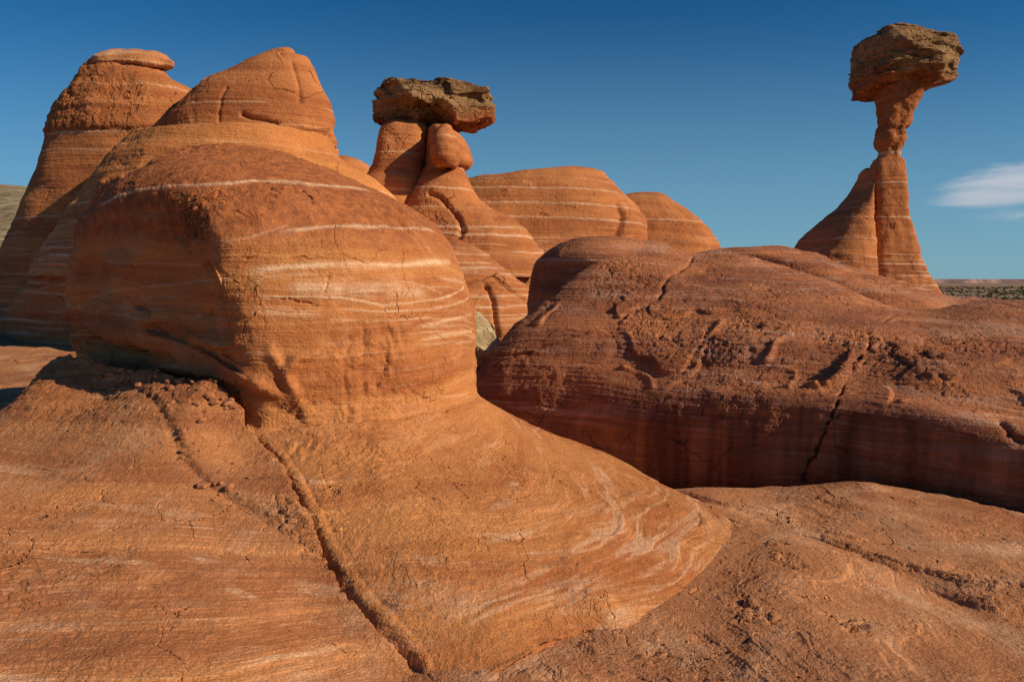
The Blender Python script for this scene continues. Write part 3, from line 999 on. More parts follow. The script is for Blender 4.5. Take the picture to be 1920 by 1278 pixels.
def slabs():
    # slickrock floor: bottom right and behind, one broad sheet
    pts = [(960, 1278, 2.80), (1400, 1278, 2.78), (1920, 1278, 2.75), (1300, 1090, 3.75), (1400, 1000, 4.5), (1700, 1100, 3.8), (1920, 1090, 4.0),
           (1600, 1025, 4.45), (1450, 985, 4.8), ('w', 1.52, 4.5, -1.72), ('w', 1.03, 3.75, -1.72), ('w', .63, 3.25, -1.72), ('w', .3, 3.13, -1.71), ('w', -.05, 2.88, -1.70), ('w', -.42, 2.8, -1.74), ('w', -1.2, 3.0, -2.0), ('w', -6, 2, -2.3), ('w', 0, 1.2, -1.8), ('w', 6, 1.2, -1.8), ('w', 8, 5, -1.9), ('w', 2, 8, -2.3), ('w', 6, 9, -2.2),
           ('w', 0, 7, -2.2), ('w', -2, 9, -1.7), ('w', -5.6, 5.4, -2.0), (30, 750, 8.3), (80, 735, 8.7), (50, 690, 9.9), (30, 640, 12.6), (80, 645, 12.2), ('w', -4.8, 7.3, -1.7), ('w', -6.2, 7.2, -1.7), ('w', -9, 8.5, -1.4), ('w', -4.5, 7.4, -1.6), ('w', -12, 13, -0.9), ('w', -11, 7, -1.5), ('w', -6, 16, -1.0), ('w', 0, 12, -1.7), ('w', 8, 14, -1.8), ('w', 12, 10, -2),
           ('w', -14, 20, -2), ('w', 0, 22, -2), ('w', 14, 22, -2.2)]
    G = hfield(-14, 13, 1.2, 22, 1100, 950, pts, 1e-3)
    # finer sampling near the camera
    V = G.V
    ny = V.shape[0]
    t = np.linspace(0, 1, ny) ** 2.0 * (ny - 1)
    i = np.minimum(t.astype(int), ny - 2)
    V = V[i] * (1 - (t - i))[:, None, None] + V[i + 1] * (t - i)[:, None, None]
    nx = V.shape[1]
    s = np.linspace(-1, 1, nx)
    s = 0.5 * s + 0.5 * np.sign(s) * s ** 2 * np.abs(s) ** 0.5
    s = (s + 1) / 2
    xc = 0.52
    t = s * (nx - 1)
    i = np.clip(t.astype(int), 0, nx - 2)
    V = V[:, i] * (1 - (t - i))[None, :, None] + V[:, i + 1] * (t - i)[None, :, None]
    G.V = V
    foot = np.exp(-((np.hypot(V[..., 0] - CX, V[..., 1] - CY) - 4.0) / 0.4) ** 2)
    V[..., 2] += (perlin(V, 0.7, 12) * 0.10 + perlin(V, 2.2, 3) * 0.03) * (1 - 0.85 * foot)
    a_ = np.degrees(np.arctan2(V[..., 1] - CY, V[..., 0] - CX))
    r_ = np.hypot(V[..., 0] - CX, V[..., 1] - CY)
    ft = np.exp(-((r_ - 4.1) / 0.25) ** 2) * sstep(a_, -72, -64) * (1 - sstep(a_, -18, -8))
    V[..., 2] += (CZ - 1.70 + 0.015 * perlin(V, 1.5, 2) - V[..., 2]) * ft * 0.95
    # edges drop away to the desert
    e = np.maximum(sstep(np.abs(V[..., 0] + 0.5), 11.5, 13.4), sstep(V[..., 1], 19, 22))
    V[..., 2] -= e * 2.5
    crumb = np.zeros(V.shape[:2])
    for c, r in (((1395, 1140), 0.13), ((1485, 1040), .1), ((1600, 1170), 0.07), ((1225, 1225), .08), ((1375, 1070), .05), ((1450, 1012), .08), ((1105, 1205), .06), ((1760, 1100), .08)):
        p = G.hit([c])[0]
        q = np.linalg.norm((V - p)[..., :2] * [1, 0.7], axis=-1) / r
        crumb = np.maximum(crumb, 1 - sstep(q + perlin(V, 7, 3) * 1.6, 0.5, 1.1))
    G.attrs = {'white': 0 * crumb + 0.25 * sstep(perlin(V * [1, 1, 1], 1.3, 8) + .5 * perlin(V, 5, 2), 0.1, 0.45), 'crumb': crumb, 'dark': 0 * crumb}
    tag(G.mesh('slickrock_floor', M_slab), kind='structure')
    GS = G
    # low hump lying on the floor, right
    pts = [(1240, 925, 5.4), (1330, 918, 5.5), (1450, 925, 5.5), (1560, 913, 5.45), (1640, 913, 5.4), (1750, 930, 5.3), (1850, 955, 5.1), (1920, 974, 5.0),
           (1300, 950, 5.0), (1450, 975, 4.75), (1600, 1005, 4.45), (1780, 1050, 4.05), (1920, 1080, 3.85), (1650, 960, 4.85), (1850, 1010, 4.5), (1500, 945, 5.1),
           ('w', 1.3, 6.2, -1.95), ('w', 3, 6.2, -2.0), ('w', 5, 5.6, -2.1), ('w', 6, 3.4, -1.6), ('w', 6.5, 5, -2.1), ('w', 3.2, 5.9, -1.85)]
    G = hfield(0.8, 6.8, 2.8, 6.6, 900, 620, pts, 3e-4)
    V = G.V
    ln = G.hit([(1240, 925), (1290, 940), (1370, 965), (1450, 990), (1530, 1005), (1600, 1022), (1690, 1045), (1780, 1065), (1860, 1085), (1930, 1092)])
    ln = np.concatenate([ln[:1] + [-1.5, 0.6, 0], ln, ln[-1:] + [3, -0.7, 0]])
    d, s_, t = G.dist(ln, None)
    sd_ = d * s_ + 0.04 * perlin(V, 3, 3)
    V[..., 2] += perlin(V, 1.2, 3) * 0.06 + perlin(V, 3, 3) * 0.02
    V[..., 2] -= 0.05 * sstep(-sd_, -0.03, 0.10) + 0.8 * sstep(-sd_, 0.08, 0.7)
    V[..., 2] -= 0.03 * np.exp(-((sd_ - .22) / .05) ** 2) * sstep(perlin(V, 1.5, 2), -.1, .2)
    white = 0.5 * sstep(perlin(V * [1, 3, 8], 1.0, 8), 0.05, 0.4)
    G.attrs = {'white': white, 'crumb': 0.35 * sstep(perlin(V, 2, 5), 0, .3) + np.exp(-(sd_ / .05) ** 2) * .6, 'dark': 0 * white}
    tag(G.mesh('slickrock_hump', M_slab), 'low brown slickrock hump lying in front of the long shaded boulder', 'rock slab')
    return GS


G_slab = slabs()


def long_boulder():
    C = [
        [(860, 860, 8.4), (865, 800, 8.5), (878, 750, 8.5), (886, 722, 8.6), (891, 708, 8.8), (896, 704, 9.2), (905, 760, 9.6)],
        [(980, 900, 7.7), (975, 810, 7.85), (965, 740, 8.0), (950, 690, 8.25), (944, 655, 8.5), (944, 638, 9.0), (980, 680, 9.9)],
        [(1090, 940, 7.3), (1090, 840, 7.4), (1080, 750, 7.6), (1065, 660, 8.0), (1050, 580, 8.7), (1045, 548, 9.4), (1090, 590, 10.3)],
        [(1200, 970, 7.0), (1200, 870, 7.0), (1195, 775, 7.1), (1185, 700, 7.5), (1155, 570, 8.5), (1135, 477, 9.8), (1170, 520, 10.9)],
        [(1320, 980, 6.75), (1320, 890, 6.7), (1315, 790, 6.72), (1305, 722, 7.0), (1265, 590, 8.2), (1215, 456, 10.0), (1235, 500, 11)],
        [(1385, 985, 6.6), (1385, 895, 6.5), (1382, 790, 6.55), (1370, 722, 6.8), (1340, 600, 7.9), (1295, 478, 9.8), (1300, 510, 10.9)],
        [(1450, 990, 6.45), (1450, 895, 6.35), (1450, 795, 6.4), (1445, 724, 6.6), (1420, 610, 7.6), (1390, 483, 9.5), (1400, 510, 10.6)],
        [(1600, 1005, 6.15), (1600, 905, 6.02), (1600, 805, 6.05), (1600, 738, 6.25), (1590, 640, 7.1), (1545, 527, 9.0), (1560, 550, 10)],
        [(1750, 1025, 5.85), (1750, 925, 5.7), (1750, 825, 5.7), (1750, 756, 5.85), (1750, 665, 6.6), (1700, 580, 8.4), (1720, 600, 9.6)],
        [(1920, 1055, 5.5), (1920, 965, 5.4), (1920, 880, 5.35), (1920, 800, 5.5), (1920, 690, 6.2), (1900, 566, 8.0), (1920, 590, 9.2)],
        [(2150, 1100, 5.1), (2150, 1010, 5.0), (2150, 930, 4.95), (2150, 850, 5.1), (2150, 730, 5.8), (2150, 590, 7.6), (2150, 620, 8.8)],
        [(2400, 1160, 4.9), (2400, 1100, 4.9), (2400, 1050, 4.9), (2400, 1000, 5.0), (2400, 900, 5.4), (2400, 800, 6.6), (2400, 820, 8.0)]]
    K = np.array(C).transpose(1, 0, 2)
    G = patch(K, 560, 1050)
    V = G.V
    n = G.normals()
    if n[300, 600, 1] > 0:
        n = -n
    def push(a):
        G.V += n * a[..., None]
    rows = np.linspace(0, 6, V.shape[0])[:, None]
    if n[300, 600, 1] > 0:
        n = -n
    push(perlin(V, 0.6, 5) * 0.05 + perlin(V, 1.8, 6) * 0.02)
    # scalloped edge at the shoulder: hollows where plates broke away
    sh = np.exp(-((rows - 3.3) / 0.35) ** 2) * sstep(V[..., 0], 1.0, 1.6)
    cell = perlin(V * [1.3, 1.3, 0.8], 1.0, 21) + 0.5 * perlin(V * [2.6, 2.6, 1.6], 1.0, 22)
    terr = sstep(cell, -0.02, 0.05) + sstep(cell, 0.22, 0.27)
    push(-0.07 * sh * (1 - terr * 0.8))
    cell2 = perlin(V * [1.1, 1.1, 1.3], 1.0, 31) + 0.4 * perlin(V, 3.5, 32)
    push(0.03 * sstep(cell2, 0.0, 0.05) * sstep(rows, 3.3, 3.7) * (1 - sstep(rows, 4.0, 4.3)))
    for pts, wd, am in (([(1745, 590), (1690, 585), (1650, 605), (1628, 615), (1632, 640), (1610, 670), (1598, 690), (1580, 730), (1565, 765), (1550, 800), (1535, 840), (1515, 875), (1505, 900)], 0.013, 0.08),
                        ([(1299, 478), (1290, 495), (1252, 520), (1240, 550), (1222, 563), (1205, 572), (1170, 592), (1120, 612), (1060, 632), (1000, 655), (930, 680), (893, 690)], 0.024, 0.08),
                        ([(1600, 690), (1560, 715), (1530, 720)], 0.05, -0.05),
                        ([(1880, 790), (1900, 815), (1930, 830)], 0.03, 0.06)):
        L = G.hit(pts)
        L = catmull(L, np.linspace(0, len(L) - 1, 60)) + rng.normal(size=(60, 3)) * 0.008
        d, s_, t = G.dist(L)
        push(-am * np.exp(-(d / wd) ** 2))
    # raised curled ribs
    for pts in ([(1480, 625), (1455, 640), (1445, 665), (1435, 680)], [(1595, 655), (1590, 685), (1578, 705), (1550, 720)],
                [(1640, 625), (1680, 655), (1725, 690), (1748, 708), (1720, 730), (1690, 750)], [(1355, 605), (1330, 625), (1312, 632)],
                [(1310, 685), (1400, 690), (1487, 695), (1478, 725)], [(1170, 690), (1215, 705), (1225, 725)], [(1830, 770), (1870, 785), (1900, 810)]):
        L = catmull(G.hit(pts), np.linspace(0, len(pts) - 1, 30))
        d, s_, t = G.dist(L)
        push(0.04 * np.exp(-(d / 0.028) ** 2) * np.clip(0.8 + 3 * perlin(G.V, 3, 55), 0, 1.5))
    V = G.V
    up = sstep(rows + 0.6 * perlin(V, 1.2, 4), 3.1, 3.7)
    left = sstep(V[..., 0] + 0.5 * perlin(V, 1.5, 4), 0.9, 1.5)
    crumb = up * left * (0.30 + 0.9 * sstep(perlin(V, 1.3, 2), -0.15, 0.15)) * (1 - 0.75 * sstep(rows + perlin(V, 1.1, 77), 4.0, 4.5))
    q = perlin(V * [0.7, 0.7, 7], 1.0, 9) + 0.4 * perlin(V * [1.5, 1.5, 18], 1.0, 3)
    white = 0.40 * sstep(q, 0.12, 0.4)
    # shade of the front face painted darker, broken up by desert varnish streaks
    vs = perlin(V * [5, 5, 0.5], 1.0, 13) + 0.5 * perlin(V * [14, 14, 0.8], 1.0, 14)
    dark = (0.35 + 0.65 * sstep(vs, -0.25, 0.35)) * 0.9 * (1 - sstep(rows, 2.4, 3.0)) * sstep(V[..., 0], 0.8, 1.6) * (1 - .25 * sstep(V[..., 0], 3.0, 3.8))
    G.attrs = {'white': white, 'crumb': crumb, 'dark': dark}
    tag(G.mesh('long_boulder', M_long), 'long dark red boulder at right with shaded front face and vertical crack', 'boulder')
    # thin ledge lying behind its crest
    K = [[(1290, 520, 10.6), (1297, 490, 10.6), (1303, 477, 10.7), (1310, 473, 11.2), (1330, 500, 12)],
         [(1350, 520, 10.5), (1350, 485, 10.5), (1352, 472, 10.6), (1355, 467, 11.2), (1370, 500, 12)],
         [(1430, 520, 10.3), (1430, 490, 10.3), (1432, 470, 10.4), (1438, 461, 11.2), (1450, 490, 12)],
         [(1500, 540, 10.1), (1500, 508, 10.1), (1500, 484, 10.3), (1500, 467, 11.1), (1510, 500, 12)],
         [(1580, 570, 9.8), (1580, 540, 9.8), (1590, 515, 10.0), (1590, 497, 10.8), (1600, 520, 11.8)],
         [(1660, 600, 9.4), (1665, 570, 9.4), (1680, 545, 9.7), (1677, 522, 10.5), (1690, 550, 11.6)],
         [(1720, 620, 9.2), (1730, 590, 9.2), (1745, 565, 9.5), (1745, 541, 10.3), (1760, 570, 11.4)],
         [(1800, 640, 9.2), (1800, 600, 9.2), (1800, 578, 9.5), (1800, 556, 10.2), (1800, 580, 11.2)],
         [(1920, 650, 9.2), (1920, 610, 9.2), (1920, 585, 9.5), (1920, 562, 10.2), (1920, 590, 11.2)],
         [(2150, 660, 9.2), (2150, 620, 9.2), (2150, 595, 9.5), (2150, 570, 10.2), (2150, 600, 11.2)]]
    G = patch(np.array(K).transpose(1, 0, 2), 300, 900)
    V = G.V
    V[..., 2] += perlin(V, 2, 4) * 0.04 - 0.02
    G.attrs = {'white': 0.5 * sstep(perlin(V * [1, 1, 9], 1.0, 2), 0.1, 0.4), 'crumb': 0.5 * sstep(perlin(V, 1.5, 5), 0, .2), 'dark': 0 * V[..., 0]}
    tag(G.mesh('rock_ledge', M_long), 'thin dark ledge of rock behind the crest of the long boulder, below the tall toadstool', 'rock ledge')
    # shaded hump behind its left shoulder
    G = loft([(760, 985, 1320, 10.6, 1.2), (650, 988, 1315, 10.6, 1.2), (600, 989, 1312, 10.6, 1.2), (560, 991, 1310, 10.6, 1.15), (525, 995, 1305, 10.6, 1.1), (492, 1002, 1290, 10.6, 1.2), (468, 1022, 1255, 10.6, 1.0), (456, 1040, 1220, 10.6, 0.8),
              (449, 1056, 1180, 10.6, 0.6), (445, 1078, 1150, 10.6, 0.35), (443, 1110, 1114, 10.6, 0.02)], 500, 350)
    inw = perlin(G.V, 0.9, 4)
    G.V[..., 2] += inw * 0.1
    far_attrs(G, 5)
    tag(G.mesh('rounded_boulder', M_long), 'round-backed boulder in shade behind the left shoulder of the long boulder', 'boulder')


def far_attrs(G, seed=1, dens=1.0, crumb=None, zdense=None):
    """a few thin crisp pale beds, crowded together low down"""
    V = G.V
    r = np.random.default_rng(seed * 7 + 1)
    top = V[..., 2].max()
    zz = V[..., 2] + 0.035 * perlin(V, 0.45, seed) + 0.015 * perlin(V, 1.5, seed + 2) + 0.01 * (V[..., 0] - V[..., 0].mean())
    if zdense is None:
        zdense = CZ + 1.25
    white = np.zeros(V.shape[:2])
    z = top - r.uniform(0.15, 0.5)
    while z > CZ - 2.5:
        th = r.uniform(0.012, 0.028)
        st = r.uniform(0.6, 1.0)
        part = sstep(perlin(V * [1, 1, 0.3], 0.55, seed + int(z * 13) % 97), -0.30 if st > 0.75 else -0.02, 0.12)
        white = np.maximum(white, st * part * np.exp(-((zz - z + r.uniform(-.02, .02) * (V[..., 0] - V[..., 0].mean())) / th) ** 2))
        z -= r.uniform(0.25, 0.85) if z > zdense else r.uniform(0.08, 0.22) / dens
    calm = 0.25 + 0.75 * sstep(V[..., 2] + 0.3 * perlin(V, 0.6, seed + 9), zdense - 0.2, zdense + 0.3)
    G.attrs = {'white': np.clip(white, 0, 1), 'crumb': crumb if crumb is not None else 0.3 * sstep(perlin(V, 1.1, seed + 4), 0.1, 0.3),
               'dark': 0 * white, 'calm': calm}
    return G


long_boulder()


# ------------------------------------------------------------------ tall right toadstool
def noise_xy(G, pairs):
    n = G.normals()
    c = G.V.mean((0, 1))
    sgn = np.sign(((G.V - c) * n).sum(-1).mean())
    a = 0
    for sc, am, seed in pairs:
        a = a + perlin(G.V, sc, seed) * am
    G.V += n * (a * sgn)[..., None]


def stone(c, planes, nu=420, nv=260, p=55.0, th=None):
    """convex block: intersection of half spaces (normal, distance) seen from c"""
    th = np.linspace(-math.pi, math.pi, nu, endpoint=False)
    ph = np.linspace(-math.pi / 2, math.pi / 2, nv)
    d = np.stack([np.cos(ph)[:, None] * np.cos(th), np.cos(ph)[:, None] * np.sin(th), np.sin(ph)[:, None] + 0 * th], -1)
    acc = 0
    for n, h in planes:
        q = np.maximum(d @ n, 1e-4) / h
        acc = acc + q ** p
    return Grid(c + d * (acc ** (-1 / p))[..., None], wrap=True)


def cap_block(name, poly, D, half, parent, seed, extra=(), amp=1.0, cuts=()):
    """angular cap: convex outline (photo px) swept through its depth with broken faces"""
    r = np.random.default_rng(seed)
    Q = P(np.array([q[0] for q in poly]), np.array([q[1] for q in poly]), D)
    c = Q.mean(0)
    c[1] = D
    pl = []
    n_ = len(Q)
    for k in range(n_):
        a, b = Q[k], Q[(k + 1) % n_]
        e = b - a
        nn = np.array([-e[2], 0, e[0]])
        nn /= np.linalg.norm(nn)
        if nn @ (a - c) < 0:
            nn = -nn
        base = nn @ (a - c)
        pl.append((nn, base))
        nn2 = nn + [0, -r.uniform(0.25, 0.5), 0]
        nn2 /= np.linalg.norm(nn2)
        pl.append((nn2, base * r.uniform(0.98, 1.03) + 0.15 * half))
        nn3 = nn + [0, r.uniform(0.25, 0.6), 0]
        nn3 /= np.linalg.norm(nn3)
        pl.append((nn3, base * 1.0 + 0.15 * half))
    for v, h in list(extra):
        v = np.array(v, float)
        pl.append((v / np.linalg.norm(v), h * half))
    pl.append((np.array([0.05, 1, 0.02]), half))
    G = stone(c, pl)
    # hollows where pieces spalled away
    n = G.normals()
    if (n * (G.V - c)).sum(-1).mean() < 0:
        n = -n
    for px_, py_, rad, dep in cuts:
        q = P(px_, py_, D - half)
        t = np.sqrt((((G.V - q) * [1, 0.6, 1]) ** 2).sum(-1)) / rad + 0.3 * perlin(G.V, 2.2, seed)
        G.V -= n * (dep * (1 - sstep(t, 0.55, 1.0)))[..., None]
    V = G.V
    G.V = V + n * ((perlin(V, 0.9, seed) * 0.05 + perlin(V, 2.7, seed + 1) * 0.05 - np.abs(perlin(V, 3.0, seed + 2)) * 0.07 - 0.04 - 0.10 * sstep(perlin(V * [1, 1, 1.6], 1.3, seed + 7), 0.05, 0.09)) * amp)[..., None]
    V = G.V
    led = perlin(V * [0.5, 0.5, 4.2], 1.0, seed)
    G.V[..., :2] += (V[..., :2] - c[:2]) * (0.05 * (sstep(led, 0, 0.06) - 0.5) + 0.03 * (sstep(perlin(V * [.7, .7, 9], 1.0, seed + 4), 0, .05) - .5))[..., None]
    low = (c[2] - V[..., 2]) / (V[..., 2].max() - V[..., 2].min())
    red = sstep(low + 0.35 * perlin(V, 0.9, seed + 3), 0.10, 0.3)
    G.attrs = {'white': 0.35 * sstep(perlin(V, 1.5, seed + 6), 0.05, 0.3), 'crumb': 0.12 + 0 * V[..., 0], 'dark': 0.4 * sstep(perlin(V, 1.0, seed + 9), 0.05, .2), 'red': red}
    return G.mesh(name, M_cap, parent)


def toadstool_right():
    D = 21.5
    root = empty('toadstool', tuple(P(1680, 545, D)), 'tall slender toadstool hoodoo at far right balancing a brown boulder on its neck', 'hoodoo')
    st = [(600, 1596, 1775, D, 0.907, 3.4), (560, 1606, 1762, D, 0.798, 3.4), (540, 1610, 1753, D, 0.726, 3.4), (500, 1620, 1730, D, 0.580, 3.4), (464, 1627, 1719, D, 0.493, 3.4), (430, 1631, 1710, D, 0.420, 3.4), (390, 1632, 1701, D, 0.363, 3.4),
          (350, 1632, 1699, D, 0.348, 3.4), (312, 1633, 1696, D, 0.327, 3.4), (300, 1638, 1692, D, 0.290, 3.4), (293, 1645, 1687, D, 0.282, 2.8), (286, 1647, 1687, D, 0.275, 2.8), (275, 1643, 1690, D, 0.299, 2.8), (263, 1640, 1696, D, 0.343, 2.8), (252, 1641, 1698, D, 0.343, 2.8),
          (244, 1643, 1695, D, 0.326, 2.8), (236, 1646, 1704, D, 0.343, 2.8), (226, 1646, 1708, D, 0.360, 2.8), (214, 1645, 1708, D, 0.360, 2.8), (205, 1645, 1713, D, 0.386, 2.8), (193, 1643, 1721, D, 0.428, 2.8), (175, 1643, 1729, D, 0.471, 2.8), (160, 1645, 1731, D, 0.471, 2.8), (140, 1648, 1730, D, 0.428, 2.8)]
    G = loft(st, 500, 700)
    far_attrs(G, 3, 1.0)
    z = G.V[..., 2]
    hi = sstep(z, P(960, 300, D)[2], P(960, 280, D)[2])
    noise_xy(G, ((1.5, 0.05, 2), (4.0, 0.035, 3)))
    G.V += (G.normals() * (perlin(G.V, 5, 5) * 0.05 * hi)[..., None])
    G.attrs['white'] *= (1 - 0.9 * hi)
    zl = P(960, 289, D)[2]
    G.attrs['white'] = np.maximum(G.attrs['white'], np.exp(-((z - zl) / 0.05) ** 2))
    G.attrs['crumb'] = 0.7 * hi
    G.mesh('stem', M_far, root)
    D2 = 21.9
    bt = [(620, 1350, 1648, D2, 2.621), (560, 1390, 1644, D2, 2.420), (520, 1425, 1641, D2, 2.117), (464, 1487, 1639, D2, 1.814), (440, 1505, 1639, D2, 1.612), (421, 1523, 1639, D2, 1.411), (388, 1566, 1640, D2, 1.008), (354, 1595, 1640, D2, 0.726), (335, 1608, 1640, D2, 0.504),
          (324, 1614, 1639, D2, 0.323), (319, 1620, 1637, D2, 0.161), (317, 1624, 1634, D2, 0.019)]
    G = loft(bt, 450, 350)
    far_attrs(G, 9, 1.0)
    noise_xy(G, ((1.0, 0.08, 8), (3.0, 0.04, 3)))
    G.mesh('buttress', M_far, root)
    poly = [(1702 + (x - 1702) * 0.955, 118 + (y - 118) * 0.95) for x, y in [(1610, 176), (1606, 120), (1607, 72), (1632, 56), (1672, 50), (1770, 68), (1791, 92), (1801, 122), (1796, 153), (1762, 164), (1650, 187), (1625, 186)]]
    cap_block('cap_rock', poly, D, 1.312, root, 11, extra=[((-0.1, -1, -0.45), 0.80), ((0.25, -1, 0.7), 0.80), ((-0.7, -1, 0.0), 0.98), ((0.8, -1, -.3), 0.95)],
              cuts=[(1690, 190, 1.0, 0.5), (1740, 170, .8, .35), (1650, 100, .5, .2)])


def toadstool_mid():
    D = 16.0
    root = empty('toadstool', tuple(P(815, 450, D)), 'squat toadstool hoodoo with two fused pillars under a wide flat brown cap, centre left', 'hoodoo')
    lp = [(480, 600, 810, D + .3, 1.5), (420, 630, 805, D + .3, 1.4), (371, 655, 798, D + .2, 1.25, 2.6), (343, 676, 800, D + .1, 1.15, 2.6), (326, 692, 801, D + .1, 1.0, 2.8), (300, 703, 803, D + .1, .9, 2.8), (278, 709, 806, D + .1, .8, 3), (252, 714, 808, D + .1, .75, 3), (243, 718, 808, D + .1, .7, 3), (232, 728, 800, D + .1, .5, 3)]
    G = loft(lp, 450, 350)
    far_attrs(G, 4)
    noise_xy(G, ((1.2, 0.06, 8), (3.0, 0.04, 3)))
    G.mesh('left_pillar', M_far, root)
    rp = [(520, 715, 1060, D - .3, 1.6), (462, 728, 1010, D - .2, 1.5), (430, 736, 985, D - .2, 1.35), (404, 745, 945, D - .2, 1.15), (390, 752, 921, D - .2, 1.03), (371, 763, 899, D - .2, 0.971), (351, 776, 888, D - .2, 0.857), (334, 784, 879, D - .15, 0.777), (322, 790, 872, D - .1, 0.686),
          (317, 794, 872, D - .1, 0.663), (312, 797, 882, D - .1, 0.709), (303, 798, 886, D - .1, 0.754), (281, 799, 882, D - .1, 0.709), (266, 800, 874, D - .1, 0.686), (250, 802, 862, D - .1, 0.594), (243, 804, 850, D - .1, 0.549), (236, 810, 840, D - .1, 0.343)]
    G = loft(rp, 450, 420)
    far_attrs(G, 6)
    noise_xy(G, ((1.2, 0.05, 9), (3.0, 0.03, 3)))
    d, s_, t = G.dist(G.hit([(806, 363), (825, 370), (845, 390), (862, 410), (868, 430), (858, 448)]))
    G.V += -G.normals() * np.sign((G.normals() * (G.V - G.V.mean((0, 1)))).sum(-1).mean()) * (0.10 * np.exp(-(d / 0.06) ** 2))[..., None]
    G.mesh('right_pillar', M_far, root)
    kb = [(317, 832, 848, D - .95, 0.137), (314, 824, 854, D - .95, 0.343), (308, 815, 859, D - .95, 0.48), (296, 810, 863, D - .95, 0.571), (280, 808, 864, D - .95, 0.571), (265, 811, 860, D - .9, 0.549), (252, 816, 855, D - .8, 0.48), (243, 822, 850, D - .5, 0.4), (237, 828, 846, D - .4, 0.229)]
    G = loft(kb, 300, 200)
    far_attrs(G, 2)
    noise_xy(G, ((1.5, 0.04, 9),))
    G.mesh('knob', M_far, root)
    poly = [(702, 232), (698, 215), (707, 162), (722, 154), (748, 149), (908, 163), (926, 182), (932, 215), (918, 238), (886, 249), (790, 243), (740, 240)]
    cap_block('cap_rock', poly, D, 1.013, root, 23, extra=[((-0.75, -1, -0.2), 0.95), ((0.1, -1, 0.6), 0.85), ((0.4, -1, -0.35), 0.95), ((-.1, -1, -.8), .78)],
              cuts=[(735, 215, .6, .3), (800, 232, .7, .35)])


toadstool_right()
toadstool_mid()


